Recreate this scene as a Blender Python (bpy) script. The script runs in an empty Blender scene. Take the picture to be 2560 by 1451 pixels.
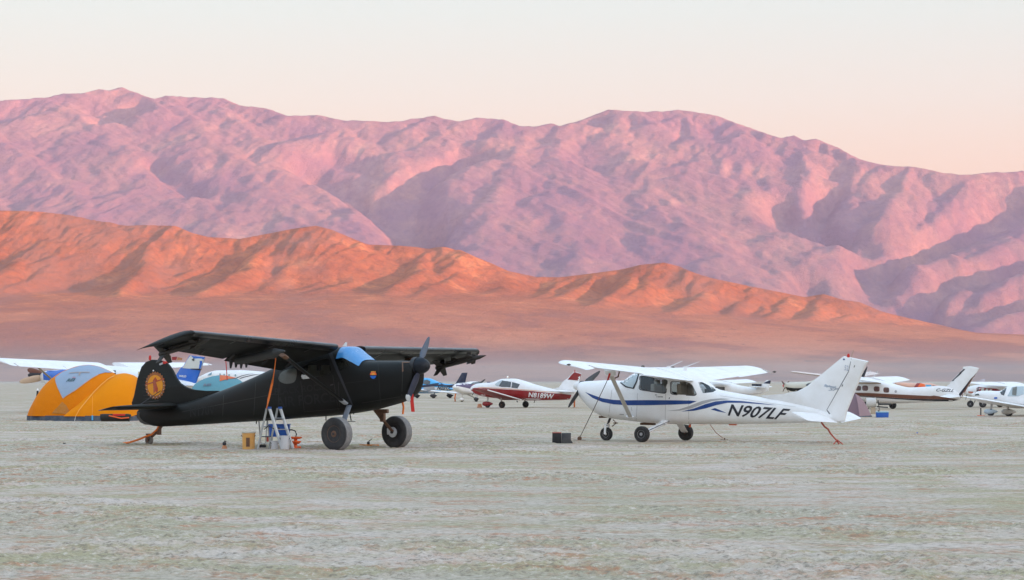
import bpy, bmesh, math, random
import numpy as np
from mathutils import Vector, Matrix
from mathutils.bvhtree import BVHTree
R = math.radians
S = bpy.context.scene
COL = S.collection

# ---------------------------------------------------------------- camera (2560x1451 frame, level lens, horizon at row 950)
F, CX, HY, H = 6300.0, 1280.0, 950.0, 1.7
cam_d = bpy.data.cameras.new('camera')
cam = bpy.data.objects.new('camera', cam_d); COL.objects.link(cam)
cam.location = (0, 0, H); cam.rotation_euler = (R(90), 0, 0)
cam_d.sensor_width = 36; cam_d.lens = 36 * F / 2560
cam_d.shift_y = (HY - 725.5) / 2560
cam_d.clip_start = 1; cam_d.clip_end = 60000
S.camera = cam
# ---------------------------------------------------------------- sky, sun, exposure
SUN_EL, SUN_AZ = 3.1, 57.0           # azimuth to the right of straight behind the camera
w = bpy.data.worlds.new('World'); S.world = w; w.use_nodes = True
nt = w.node_tree; nt.nodes.clear()
sky = nt.nodes.new('ShaderNodeTexSky'); sky.sky_type = 'NISHITA'; sky.sun_disc = False
sky.sun_elevation = R(SUN_EL); sky.sun_rotation = R(180 - SUN_AZ)
b1 = nt.nodes.new('ShaderNodeBackground'); b1.inputs[1].default_value = 0.03
nt.links.new(sky.outputs[0], b1.inputs[0])
tc = nt.nodes.new('ShaderNodeTexCoord'); sx = nt.nodes.new('ShaderNodeSeparateXYZ')
rp = nt.nodes.new('ShaderNodeValToRGB'); b2 = nt.nodes.new('ShaderNodeBackground')
nt.links.new(tc.outputs['Generated'], sx.inputs[0]); nt.links.new(sx.outputs[2], rp.inputs[0]); nt.links.new(rp.outputs[0], b2.inputs[0])
cr = rp.color_ramp
for i, (p, c) in enumerate([(0.0, (.78, .47, .36)), (.055, (.75, .48, .34)), (.082, (.705, .52, .405)), (.11, (.645, .59, .53)), (.145, (.575, .635, .61)), (.18, (.60, .66, .69)), (.32, (.68, .85, 1.0)), (1.0, (.50, .74, 1.0))]):
    e = cr.elements[i] if i < 2 else cr.elements.new(p)
    e.position = p; e.color = (*c, 1)
b2.inputs[1].default_value = 0.515
# afterglow on the sunset side, behind the camera
dt = nt.nodes.new('ShaderNodeVectorMath'); dt.operation = 'DOT_PRODUCT'; dt.inputs[1].default_value = (math.sin(R(SUN_AZ * .6)), -math.cos(R(SUN_AZ * .6)), .05)
nt.links.new(tc.outputs['Generated'], dt.inputs[0]); mg = nt.nodes.new('ShaderNodeMapRange'); mg.inputs['From Min'].default_value = .1; mg.inputs['From Max'].default_value = 1
nt.links.new(dt.outputs['Value'], mg.inputs[0]); mxg = nt.nodes.new('ShaderNodeMix'); mxg.data_type = 'RGBA'; mxg.blend_type = 'ADD'; mxg.inputs[7].default_value = (.75, .62, .52, 1)
nt.links.new(mg.outputs[0], mxg.inputs[0]); nt.links.new(rp.outputs[0], mxg.inputs[6]); nt.links.new(mxg.outputs[2], b2.inputs[0])
ad = nt.nodes.new('ShaderNodeAddShader'); wo = nt.nodes.new('ShaderNodeOutputWorld')
nt.links.new(b1.outputs[0], ad.inputs[0]); nt.links.new(b2.outputs[0], ad.inputs[1]); nt.links.new(ad.outputs[0], wo.inputs[0])
sd = bpy.data.lights.new('sun', 'SUN'); sun = bpy.data.objects.new('sun', sd); COL.objects.link(sun)
sd.energy = 5.0; sd.angle = R(0.5); sd.color = (1.0, .40, .22)
sv = Vector((math.sin(R(SUN_AZ)) * math.cos(R(SUN_EL)), -math.cos(R(SUN_AZ)) * math.cos(R(SUN_EL)), math.sin(R(SUN_EL))))
sun.rotation_euler = sv.to_track_quat('Z', 'Y').to_euler()
S.view_settings.view_transform = 'Standard'; S.view_settings.look = 'None'; S.view_settings.exposure = 1.28; S.view_settings.gamma = 1
S.render.engine = 'CYCLES'
S.cycles.use_denoising = True
S.cycles.max_bounces = 6; S.cycles.volume_bounces = 0; S.cycles.transparent_max_bounces = 12
S.cycles.sample_clamp_indirect = 4

# ---------------------------------------------------------------- materials
MATS = {}
def nodes(name):
    m = bpy.data.materials.new(name); m.use_nodes = True; t = m.node_tree
    return m, t, t.nodes['Principled BSDF']
def noise(t, scale, detail=4, rough=.6, vec=None, st=(1, 1, 1)):
    n = t.nodes.new('ShaderNodeTexNoise'); n.inputs['Scale'].default_value = scale
    n.inputs['Detail'].default_value = detail; n.inputs['Roughness'].default_value = rough
    c = t.nodes.new('ShaderNodeTexCoord'); mp = t.nodes.new('ShaderNodeMapping'); mp.inputs['Scale'].default_value = st
    t.links.new(c.outputs['Object'], mp.inputs[0]); t.links.new(mp.outputs[0], n.inputs['Vector'])
    return n.outputs['Fac']
def ramp(t, src, stops):
    r = t.nodes.new('ShaderNodeValToRGB'); t.links.new(src, r.inputs[0])
    for i, (p, c) in enumerate(stops):
        e = r.color_ramp.elements[i] if i < 2 else r.color_ramp.elements.new(p)
        e.position = p; e.color = (*c, 1) if len(c) == 3 else c
    return r.outputs[0]
def mix(t, fac, a, b, mode='MIX'):
    m = t.nodes.new('ShaderNodeMix'); m.data_type = 'RGBA'; m.blend_type = mode
    for s, v in ((0, fac), (6, a), (7, b)):
        if isinstance(v, (int, float)): m.inputs[s].default_value = v
        elif isinstance(v, tuple): m.inputs[s].default_value = (*v, 1)
        else: t.links.new(v, m.inputs[s])
    return m.outputs[2]
def bump(t, bs, h, strength, dist):
    b = t.nodes.new('ShaderNodeBump'); b.inputs['Strength'].default_value = strength; b.inputs['Distance'].default_value = dist
    t.links.new(h, b.inputs['Height']); t.links.new(b.outputs[0], bs.inputs['Normal'])
def paint(name, col, rough=.38, metal=0, dust=.35, dcol=(.42, .37, .31), sc=2.2, spec=.5):
    if name in MATS: return MATS[name]
    m, t, bs = nodes(name)
    n = noise(t, sc, 6, .68)
    f = ramp(t, n, [(.42, (0, 0, 0)), (.75, (dust, dust, dust))])
    t.links.new(mix(t, f, col, dcol), bs.inputs['Base Color'])
    rr = ramp(t, n, [(.3, (rough,) * 3), (.8, (min(1, rough + .25),) * 3)])
    t.links.new(rr, bs.inputs['Roughness'])
    bs.inputs['Metallic'].default_value = metal; bs.inputs['Specular IOR Level'].default_value = spec
    bump(t, bs, noise(t, 9 if rough < .7 else 3.5, 4), .12 if rough < .7 else .5, .01 if rough < .7 else .06)
    MATS[name] = m; return m
def glass(name, tint=(.8, .88, .95), trans=.7, rough=.04):
    m = bpy.data.materials.new(name); m.use_nodes = True; t = m.node_tree; t.nodes.clear()
    o = t.nodes.new('ShaderNodeOutputMaterial'); mx = t.nodes.new('ShaderNodeMixShader')
    tr = t.nodes.new('ShaderNodeBsdfTransparent'); gl = t.nodes.new('ShaderNodeBsdfGlossy')
    tr.inputs[0].default_value = (*tint, 1); gl.inputs['Roughness'].default_value = rough
    lw = t.nodes.new('ShaderNodeLayerWeight'); lw.inputs[0].default_value = .35
    ma = t.nodes.new('ShaderNodeMath'); ma.operation = 'MULTIPLY_ADD'; ma.inputs[1].default_value = .22; ma.inputs[2].default_value = 1 - trans
    ma.use_clamp = True
    t.links.new(lw.outputs['Facing'], ma.inputs[0]); t.links.new(ma.outputs[0], mx.inputs[0])
    t.links.new(tr.outputs[0], mx.inputs[1]); t.links.new(gl.outputs[0], mx.inputs[2]); t.links.new(mx.outputs[0], o.inputs[0])
    MATS[name] = m; return m
WHITE = paint('white_paint', (.86, .86, .87), .30, dust=.26, dcol=(.55, .50, .44))
BLACK = paint('matt_black_paint', (.0075, .008, .0075), .38, dust=.35, dcol=(.020, .021, .018), sc=.9, spec=.19)
BLACKF = paint('black_fabric_skin', (.011, .0115, .0105), .45, dust=.6, dcol=(.026, .027, .023), sc=1.1, spec=.2)
GLOSSBLK = paint('gloss_black_top', (.010, .012, .014), .22, dust=.05, dcol=(.1, .09, .08), spec=.8)
LETTER = paint('dark_letter', (.004, .004, .004), .6, dust=.0)
LETTERB = paint('black_lettering', (.012, .014, .025), .4, dust=.05)
LETTERW = paint('white_lettering', (.82, .82, .8), .4, dust=.05)
NAVY = paint('navy_paint', (.004, .050, .235), .3, dust=.1)
DNAVY = paint('dark_navy_paint', (.012, .02, .055), .3, dust=.1)
BLUE = paint('bright_blue_paint', (.01, .13, .55), .3, dust=.08)
LBLUE = paint('light_blue_paint', (.08, .42, .78), .3, dust=.1)
GREY = paint('silver_grey_paint', (.40, .40, .42), .35, dust=.2)
MAROON = paint('dark_red_paint', (.27, .012, .014), .35, dust=.1)
RED = paint('red_fabric', (.55, .02, .015), .7, dust=.1)
BROWN = paint('brown_paint', (.16, .055, .028), .4, dust=.1)
PURPLE = paint('plum_paint', (.10, .07, .16), .35, dust=.1)
ORANGE = paint('orange_webbing', (.85, .20, .03), .7, dust=.15)
ORANGEP = paint('orange_plastic', (.80, .12, .015), .45, dust=.1)
RUSTY = paint('rusty_steel', (.13, .07, .045), .6, dust=.5, dcol=(.25, .12, .06), sc=9)
DARKSTEEL = paint('dark_steel', (.05, .05, .055), .45, metal=.6, dust=.3, dcol=(.15, .12, .1))
ALU = paint('aluminium', (.62, .66, .70), .35, metal=.55, dust=.15)
TYRE = paint('dusty_tyre_rubber', (.028, .028, .03), .8, dust=.5, dcol=(.10, .095, .09), sc=6)
TREAD = paint('dusty_tread', (.20, .195, .195), .9, dust=.6, dcol=(.36, .35, .34), sc=14)
DUSTWHITE = paint('dusty_white_paint', (.55, .54, .52), .5, dust=.5)
TENTO = paint('orange_tent_fabric', (.72, .205, .004), .75, dust=.25, dcol=(.55, .17, .01), sc=1.4, spec=.15)
TENTG = paint('grey_blue_tent_fly', (.28, .37, .50), .7, dust=.15)
TENTN = paint('dark_slate_tent_skirt', (.045, .065, .10), .8, dust=.3)
TENTT = paint('teal_grey_tent_fabric', (.10, .27, .33), .75, dust=.25, dcol=(.22, .28, .28), sc=1.4)
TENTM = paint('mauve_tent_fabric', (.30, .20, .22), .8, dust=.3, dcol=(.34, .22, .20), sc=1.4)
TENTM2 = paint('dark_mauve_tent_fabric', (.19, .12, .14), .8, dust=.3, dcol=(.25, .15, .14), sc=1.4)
TAN = paint('tan_upholstery', (.45, .36, .27), .8, dust=.3)
CREAM = paint('cream_interior', (.62, .58, .50), .8, dust=.2)
EMBO = paint('emblem_orange', (.80, .30, .01), .5, dust=.15, dcol=(.5, .2, .02), sc=8)
EMBR = paint('emblem_rust', (.33, .09, .01), .5, dust=.2, sc=8)
DARKIN = paint('dark_interior', (.02, .018, .016), .8, dust=.2, dcol=(.08, .06, .05))
YELLOWP = paint('amber_translucent_plastic', (.72, .36, .09), .5, dust=.4, dcol=(.65, .55, .32), sc=5)
WHITEP = paint('white_plastic', (.60, .61, .64), .5, dust=.35)
BLUEP = paint('blue_plastic', (.012, .10, .45), .45, dust=.1)
BLACKP = paint('black_plastic', (.018, .02, .026), .5, dust=.2, dcol=(.08, .07, .07))
CHART = paint('yellow_green_card', (.62, .66, .36), .7, dust=.1)
GLS = glass('clear_glass', (.62, .66, .68), .95)
GLSB = glass('smoked_glass', (.35, .4, .38), .72)
GLSBLUE = paint('painted_sky_reflection', (.05, .24, .55), .12, dust=.25, dcol=(.22, .42, .68), sc=5, spec=1.0)  # opaque pane, the blue sky reflection is painted into its colour
GLSPALE = paint('painted_pale_reflection', (.42, .50, .54), .12, dust=.4, dcol=(.55, .58, .56), sc=5, spec=1.0)  # opaque panes with a pale sky reflection put into the colour
GLSDK = paint('dark_reflecting_glass', (.05, .055, .06), .08, dust=.3, dcol=(.18, .16, .16), sc=6, spec=1.0)
ROPE = paint('rope', (.12, .09, .08), .9, dust=.4, dcol=(.2, .14, .1), sc=20)

# ---------------------------------------------------------------- object helpers
def obj(name, me, mat, parent=None, smooth=True, bev=0):
    if isinstance(me, tuple):
        v, f = me; me = bpy.data.meshes.new(name); me.from_pydata([tuple(p) for p in v], [], [tuple(q) for q in f]); me.update()
    elif isinstance(me, bmesh.types.BMesh):
        bm = me; me = bpy.data.meshes.new(name); bm.to_mesh(me); bm.free()
    me.name = name
    bm = bmesh.new(); bm.from_mesh(me); bmesh.ops.recalc_face_normals(bm, faces=bm.faces[:])
    if bev:
        es = [e for e in bm.edges if len(e.link_faces) == 2 and e.calc_face_angle(0) > .6]
        bmesh.ops.bevel(bm, geom=es, offset=bev, segments=2, affect='EDGES', profile=.6)
    for fc in bm.faces: fc.smooth = smooth
    if smooth:
        for e in bm.edges:
            if len(e.link_faces) == 2 and e.calc_face_angle(0) > .7: e.smooth = False
    bm.to_mesh(me); bm.free()
    o = bpy.data.objects.new(name, me); COL.objects.link(o)
    if mat: me.materials.append(mat)
    if parent is not None: o.parent = parent
    return o
def tag(o, label=None, cat=None, group=None, kind=None):
    if label: o['label'] = label
    if cat: o['category'] = cat
    if group: o['group'] = group
    if kind: o['kind'] = kind
    return o
def join(*parts):
    V, Fc = [], []
    for v, f in parts:
        n = len(V); V += [tuple(p) for p in v]; Fc += [tuple(i + n for i in q) for q in f]
    return V, Fc
def loft(rings, caps=True, closed=True):
    V = [tuple(p) for r in rings for p in r]; n = len(rings[0]); Fc = []
    for i in range(len(rings) - 1):
        for j in range(n if closed else n - 1):
            k = (j + 1) % n
            Fc.append((i * n + j, i * n + k, (i + 1) * n + k, (i + 1) * n + j))
    if caps and closed:
        Fc.append(tuple(range(n))); Fc.append(tuple((len(rings) - 1) * n + j for j in range(n))[::-1])
    return V, Fc
def box(c, s, rz=0, taper=1):
    V = []
    for z in (-1, 1):
        k = taper if z > 0 else 1
        for x, y in ((-1, -1), (1, -1), (1, 1), (-1, 1)):
            X, Y = x * s[0] / 2 * k, y * s[1] / 2 * k
            V.append((c[0] + X * math.cos(rz) - Y * math.sin(rz), c[1] + X * math.sin(rz) + Y * math.cos(rz), c[2] + z * s[2] / 2))
    return V, [(0, 3, 2, 1), (4, 5, 6, 7), (0, 1, 5, 4), (1, 2, 6, 5), (2, 3, 7, 6), (3, 0, 4, 7)]
def tube(pts, r, n=10, r2=None, flat=1.0):
    pts = [Vector(p) for p in pts]; rings = []
    up0 = Vector((0, 0, 1))
    for i, p in enumerate(pts):
        d = (pts[min(i + 1, len(pts) - 1)] - pts[max(i - 1, 0)]).normalized()
        a = d.cross(up0)
        if a.length < .15: a = d.cross(Vector((0, 1, 0)))
        a.normalize(); b = d.cross(a)
        rr = r if r2 is None else r + (r2 - r) * i / (len(pts) - 1)
        rings.append([p + a * math.cos(t) * rr * flat + b * math.sin(t) * rr for t in [2 * math.pi * k / n for k in range(n)]])
    return loft(rings)
def strut(p, q, chord, th, fwd=(1, 0, 0), n=12):
    p, q = Vector(p), Vector(q); d = (q - p).normalized(); a = Vector(fwd); a = (a - d * a.dot(d)).normalized(); b = d.cross(a)
    return loft([[c + a * math.cos(t) * chord / 2 + b * math.sin(t) * th / 2 for t in [2 * math.pi * k / n for k in range(n)]] for c in (p, q)])
def lathe(prof, c, n=32, axis='y'):
    rings = []
    for (r, h) in prof:
        rg = []
        for k in range(n):
            t = 2 * math.pi * k / n; a, b = r * math.cos(t), r * math.sin(t)
            rg.append((c[0] + a, c[1] + h, c[2] + b) if axis == 'y' else (c[0] + h, c[1] + a, c[2] + b) if axis == 'x' else (c[0] + a, c[1] + b, c[2] + h))
        rings.append(rg)
    return loft(rings)
def smoothed(vals, n):
    """monotone-ish resample of control rows (first value = parameter) to n rows, Catmull-Rom limited"""
    a = np.array(vals, float); t = a[:, 0]; T = np.linspace(t[0], t[-1], n); out = [T]
    for c in range(1, a.shape[1]):
        y = a[:, c]; h = np.diff(t); s = np.diff(y) / h; m = np.zeros(len(t))
        m[0], m[-1] = s[0], s[-1]
        for i in range(1, len(t) - 1):
            m[i] = 0 if s[i - 1] * s[i] <= 0 else 2 * s[i - 1] * s[i] / (s[i - 1] + s[i])
        idx = np.clip(np.searchsorted(t, T) - 1, 0, len(h) - 1); u = (T - t[idx]) / h[idx]; H_ = h[idx]
        out.append((1 + 2 * u) * (1 - u) ** 2 * y[idx] + u * (1 - u) ** 2 * H_ * m[idx] + u * u * (3 - 2 * u) * y[idx + 1] + u * u * (u - 1) * H_ * m[idx + 1])
    return np.array(out).T

def gpt(px, py):
    Y = F * H / (py - HY); return Vector(((px - CX) / F * Y, Y, 0))
class Frame:
    """a thing's own coordinates: x forward, y left, z up, origin on the ground"""
    def __init__(s, px, py, fx, fy):
        s.O = gpt(px, py); s.f = Vector((fx, fy, 0)).normalized(); s.l = Vector((-s.f.y, s.f.x, 0)); s.rz = math.atan2(s.f.y, s.f.x)
        c = -s.O + Vector((0, 0, H)); s.C = Vector((c.dot(s.f), c.dot(s.l), c.z))
    def dir(s, px, py):
        d = Vector(((px - CX) / F, 1, -(py - HY) / F)); return Vector((d.dot(s.f), d.dot(s.l), d.z))
    def m(s, px, py, lat=0):
        d = s.dir(px, py); t = (lat - s.C.y) / d.y; return s.C + d * t
    def mx(s, px, py, x):
        d = s.dir(px, py); t = (x - s.C.x) / d.x; return s.C + d * t
    def empty(s, name, label, cat, group=None):
        e = bpy.data.objects.new(name, None); COL.objects.link(e); e.location = s.O; e.rotation_euler = (0, 0, s.rz); e.empty_display_size = .3
        s.root = e; return tag(e, label, cat, group)
    def put(s, name, me, mat, parent=None, **k):
        return obj(name, me, mat, parent if parent is not None else s.root, **k)
def body_rings(fr, st, n=70, m=44, world_x=False):
    """stations: px, y_top, y_bot, half width, exponent, top width factor"""
    rows = []
    for q in st:
        px, yt, yb, hw = q[:4]; e = q[4] if len(q) > 4 else 2.4; tw = q[5] if len(q) > 5 else 1
        a, b = fr.m(px, yt, 0), fr.m(px, yb, 0); rows.append((a.x, a.z, b.z, hw, e, tw))
    rows.sort(key=lambda r: r[0]); rr = smoothed(rows, n); rings = []
    for x, zt, zb, hw, e, tw in rr:
        rg = []
        for k in range(m):
            t = 2 * math.pi * k / m; c, s_ = math.cos(t), math.sin(t)
            yy = hw * math.copysign(abs(c) ** (2 / e), c); zz = math.copysign(abs(s_) ** (2 / e), s_)
            yy *= 1 + (tw - 1) * max(0, zz)
            rg.append((x, yy, (zt + zb) / 2 + zz * (zt - zb) / 2))
        rings.append(rg)
    return rings
def bvh_of(me):
    return BVHTree.FromPolygons([Vector(v) for v in me[0]], [tuple(f) for f in me[1]])
def poly_bm(polys, grid):
    bm = bmesh.new()
    for p in polys:
        vs = [bm.verts.new((x, y, 0)) for x, y in p]; bm.faces.new(vs)
    bm.normal_update(); bmesh.ops.triangulate(bm, faces=bm.faces[:])
    return cut_grid(bm, grid)
def cut_grid(bm, grid):
    xs = [v.co.x for v in bm.verts]; ys = [v.co.y for v in bm.verts]
    for lo, hi, ax in ((min(xs), max(xs), 0), (min(ys), max(ys), 1)):
        g = lo + grid
        while g < hi:
            co = (g, 0, 0) if ax == 0 else (0, g, 0); no = (1, 0, 0) if ax == 0 else (0, 1, 0)
            bmesh.ops.bisect_plane(bm, geom=bm.verts[:] + bm.edges[:] + bm.faces[:], plane_co=co, plane_no=no); g += grid
    return bm
def project(fr, bvh, bm, off):
    """lay a shape drawn in picture coordinates on a body; returns near-side mesh and its mirror image"""
    V, N = [], []
    for v in bm.verts:
        d = fr.dir(v.co.x, v.co.y).normalized(); h, n_, i, _ = bvh.ray_cast(fr.C, d)
        if h is None:
            h, n_, i, _ = bvh.find_nearest(fr.m(v.co.x, v.co.y, 0.5 * math.copysign(1, fr.C.y)))
        if n_.dot(d) > 0: n_ = -n_
        V.append(h + n_ * off); N.append(n_)
    bm.verts.index_update(); Fc = [tuple(v.index for v in f.verts) for f in bm.faces]
    bm.free()
    return (V, Fc), ([Vector((v.x, -v.y, v.z)) for v in V], Fc)
def decal(fr, bvh, name, polys, mat, parent=None, off=.006, grid=8, mirror=True):
    a, b = project(fr, bvh, poly_bm(polys, grid), off)
    if mirror: fr.put(name, b, mat, parent, smooth=True)
    return fr.put(name, a, mat, parent, smooth=True)
def decals(fr, bvh, name, polys, mat, parent=None, off=.006, grid=8, mirror=True):
    for p in polys: decal(fr, bvh, name, [p], mat, parent, off, grid, mirror)
def many(fr, name, meshes, mat, parent=None, **k):
    for m_ in meshes: fr.put(name, m_, mat, parent, **k)
def text_bm(txt, quad, shear=0, bold=.02, grid=6, cuts=True):
    cu = bpy.data.curves.new('lettering', 'FONT'); cu.body = txt; cu.shear = shear; cu.offset = bold; cu.resolution_u = 3
    o = bpy.data.objects.new('lettering', cu); me = bpy.data.meshes.new_from_object(o)
    bm = bmesh.new(); bm.from_mesh(me); bpy.data.objects.remove(o); bpy.data.curves.remove(cu); bpy.data.meshes.remove(me)
    xs = [v.co.x for v in bm.verts]; ys = [v.co.y for v in bm.verts]; x0, x1, y0, y1 = min(xs), max(xs), min(ys), max(ys)
    bl, br, tl, tr = [Vector((*q, 0)) for q in quad]
    for v in bm.verts:
        u, t = (v.co.x - x0) / (x1 - x0), (v.co.y - y0) / (y1 - y0)
        v.co = (bl * (1 - u) + br * u) * (1 - t) + (tl * (1 - u) + tr * u) * t
    bmesh.ops.triangulate(bm, faces=bm.faces[:])
    return cut_grid(bm, grid) if cuts else bm
def lettering(fr, bvh, name, txt, quad, mat, parent=None, shear=0, bold=.02, off=.008, grid=6, other=True):
    a, b = project(fr, bvh, text_bm(txt, quad, shear, bold, grid), off)
    if other:   # the far side reads the right way round too
        xs = [v.x for v in b[0]]; c = min(xs) + max(xs); V = []
        for v in b[0]:
            s_ = math.copysign(1, v.y); h, n_, i, _ = bvh.ray_cast(Vector((c - v.x, s_ * 4, v.z)), Vector((0, -s_, 0)))
            V.append(Vector((c - v.x, (h.y if h else v.y) + s_ * off, v.z)))
        fr.put(name, (V, b[1]), mat, parent, smooth=False)
    return fr.put(name, a, mat, parent, smooth=False)
def bool_cut(o, cutters, mat=None):
    objs = []
    for i, me in enumerate(cutters):
        c = obj('cutter', me, DARKIN if i == 0 else o.data.materials[0], o.parent, smooth=False); objs.append(c)
        md = o.modifiers.new('b', 'BOOLEAN'); md.operation = 'DIFFERENCE'; md.object = c; md.solver = 'EXACT'; md.material_mode = 'TRANSFER'
    bpy.context.view_layer.update(); dg = bpy.context.evaluated_depsgraph_get(); dg.update()
    me = bpy.data.meshes.new_from_object(o.evaluated_get(dg)); old = o.data; o.modifiers.clear(); me.name = old.name; o.data = me
    bm = bmesh.new(); bm.from_mesh(me)
    for e in bm.edges: e.smooth = not (len(e.link_faces) == 2 and e.calc_face_angle(0) > .7)
    bm.to_mesh(me); bm.free()
    for c in objs: bpy.data.objects.remove(c)
def prism(fr, bvh, poly, half=1.6):
    """a window opening: the outline seen on the near side, carried straight through the cabin"""
    pts = []
    for x, y in poly:
        h, *_ = bvh.ray_cast(fr.C, fr.dir(x, y).normalized())
        if h is None: h = fr.m(x, y, 0)
        pts.append((h.x, h.z))
    return loft([[(x, -half, z) for x, z in pts], [(x, half, z) for x, z in pts]])
def rounded(poly, r=.25, n=3):
    """soften the corners of a picture-space outline"""
    out = []; L = len(poly)
    for i in range(L):
        a, b, c = [Vector(poly[(i + k) % L]) for k in (-1, 0, 1)]
        p, q = b + (a - b) * r, b + (c - b) * r
        for k in range(n + 1):
            t = k / n; out.append(tuple((1 - t) ** 2 * p + 2 * t * (1 - t) * b + t * t * q))
    return out
def foil(LE, TE, c0, c1, th, up, camber=.03, n=9, defl=0):
    LE, TE = Vector(LE), Vector(TE); ch = TE - LE; L = ch.length; u = ch / L
    nn = Vector(up); nn = (nn - u * nn.dot(u)).normalized(); top, bot = [], []
    for i in range(n + 1):
        s_ = i / n; c = c0 + (c1 - c0) * (s_ * s_ if c0 == 0 else s_)
        yt = 5 * th * (.2969 * math.sqrt(c) - .126 * c - .3516 * c * c + .2843 * c ** 3 - .1036 * c ** 4) * L
        yc = camber * 4 * c * (1 - c) * L
        p = LE + ch * c
        if defl: p -= nn * (c - c0) * L * math.tan(defl)
        top.append(p + nn * (yc + yt)); bot.append(p + nn * (yc - yt))
    return top + bot[::-1][:-1] if c0 == 0 else top + bot[::-1]
def wing(fr, R_, T_, spans, c0, c1, th=.12, camber=.03, defl=0, cap=False, up=(0, 0, 1), extra=0):
    """R_, T_ = (LE, TE) at root and tip; spans = list of span fractions; cap rounds the tip off by `extra` metres"""
    rings = []
    rl, rt, tl, tt = [Vector(p) for p in (*R_, *T_)]
    for s_ in spans: rings.append(foil(rl.lerp(tl, s_), rt.lerp(tt, s_), c0, c1, th, up, camber, defl=defl))
    if cap:
        out = (tl - rl).normalized()
        for k in (.35, .65, .85, .97):
            q = math.sqrt(1 - k * k); le = tl + out * extra * k; te = tt + out * extra * k; mid = te.lerp(le, .42)
            rings.append(foil(mid.lerp(le, .35 + .65 * q), mid.lerp(te, .55 + .45 * q), c0, c1, th * (.25 + .75 * q), up, camber))
    return loft(rings)
def slab(poly, th, y=0, edge=.6):
    """a fin-like plate in the vertical plane, thick in the middle and thin at its rim"""
    c = Vector((sum(p[0] for p in poly) / len(poly), sum(p[1] for p in poly) / len(poly)))
    def ring(k, yy): return [(c.x + (p[0] - c.x) * k, yy, c.y + (p[1] - c.y) * k) for p in poly]
    return loft([ring(.93, y - th / 2), ring(.985, y - th / 2 * .75), ring(1, y), ring(.985, y + th / 2 * .75), ring(.93, y + th / 2)])
def wheel(fr, c, r, w, name='wheel', parent=None, tread=True, hub=(.45, ), mat=TYRE, hubmat=ALU, tmat=None):
    cx, cy, cz = c
    e = fr.put(name, lathe([(r * .5, -w * .36), (r * .62, -w * .47), (r * .82, -w * .5), (r * .94, -w * .42), (r * .985, -w * .28), (r * .985, w * .28), (r * .94, w * .42), (r * .82, w * .5), (r * .62, w * .47), (r * .5, w * .36)], c, 40), mat, parent)
    if tmat:
        fr.put('tread', lathe([(r * .975, -w * .33), (r * 1.0, -w * .27), (r * 1.004, 0), (r * 1.0, w * .27), (r * .975, w * .33)], c, 40), tmat, e)
    fr.put('hub', lathe([(.01, -w * .40), (r * .18, -w * .40), (r * .22, -w * .30), (r * .42, -w * .30), (r * .50, -w * .38), (r * .50, w * .38), (r * .42, w * .30), (r * .22, w * .30), (r * .18, w * .40), (.01, w * .40)], c, 28), hubmat, e)
    return e
def blade(hub, tip, w0, w1, th=.03, pitch=35, axis=(1, 0, 0)):
    hub, tip = Vector(hub), Vector(tip); d = (tip - hub).normalized(); ax = Vector(axis); side = d.cross(ax).normalized(); rings = []
    for k, (s_, w_) in enumerate([(0, .45), (.12, .5), (.3, 1.0), (.55, 1.0), (.8, .86), (.93, .65), (1, .3)]):
        a = R(pitch * (1.25 - s_)); u = side * math.cos(a) + ax * math.sin(a); v = d.cross(u).normalized()
        wd = (w0 + (w1 - w0) * s_) * w_; p = hub.lerp(tip, s_)
        rings.append([p + u * math.cos(t) * wd / 2 + v * math.sin(t) * th / 2 * (1.3 - s_) for t in [2 * math.pi * j / 10 for j in range(10)]])
    return loft(rings)
def cone_spinner(c, r, L, n=24):
    return lathe([(r * math.cos(a), L * math.sin(a)) for a in [R(x) for x in (0, 15, 30, 45, 60, 72, 82, 89)]], c, n, 'x')
HAZE = 3.3e-5
# ---------------------------------------------------------------- terrain
rng = np.random.default_rng(11)
def vnoise(X, Y, s, seed):
    r = np.random.default_rng(seed); G = r.random((512, 512)); x, y = X / s + 1000, Y / s + 1000
    xi, yi = np.floor(x).astype(int), np.floor(y).astype(int); u, v = x - xi, y - yi
    u = u * u * (3 - 2 * u); v = v * v * (3 - 2 * v); g = lambda a, b: G[a % 512, b % 512]
    return (g(xi, yi) * (1 - u) + g(xi + 1, yi) * u) * (1 - v) + (g(xi, yi + 1) * (1 - u) + g(xi + 1, yi + 1) * u) * v
def fbm(X, Y, s, seed, o=5, ridged=False, gain=.5):
    a, t, out = 1, 0, 0
    for k in range(o):
        n = vnoise(X, Y, s / 2 ** k, seed + k); n = 1 - abs(2 * n - 1) if ridged else n
        out = out + a * n; t += a; a *= gain
    return out / t
def skel_height(X, Y, segs, rnd):
    h = np.full(X.shape, -1e4)
    for (a, b, k) in segs:
        dx, dy, dz = b[0] - a[0], b[1] - a[1], b[2] - a[2]; L2 = dx * dx + dy * dy + 1e-6
        t = np.clip(((X - a[0]) * dx + (Y - a[1]) * dy) / L2, 0, 1)
        d = np.hypot(X - a[0] - t * dx, Y - a[1] - t * dy)
        np.maximum(h, a[2] + t * dz - k * (np.sqrt(d * d + rnd * rnd) - rnd), out=h)
    return h
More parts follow.
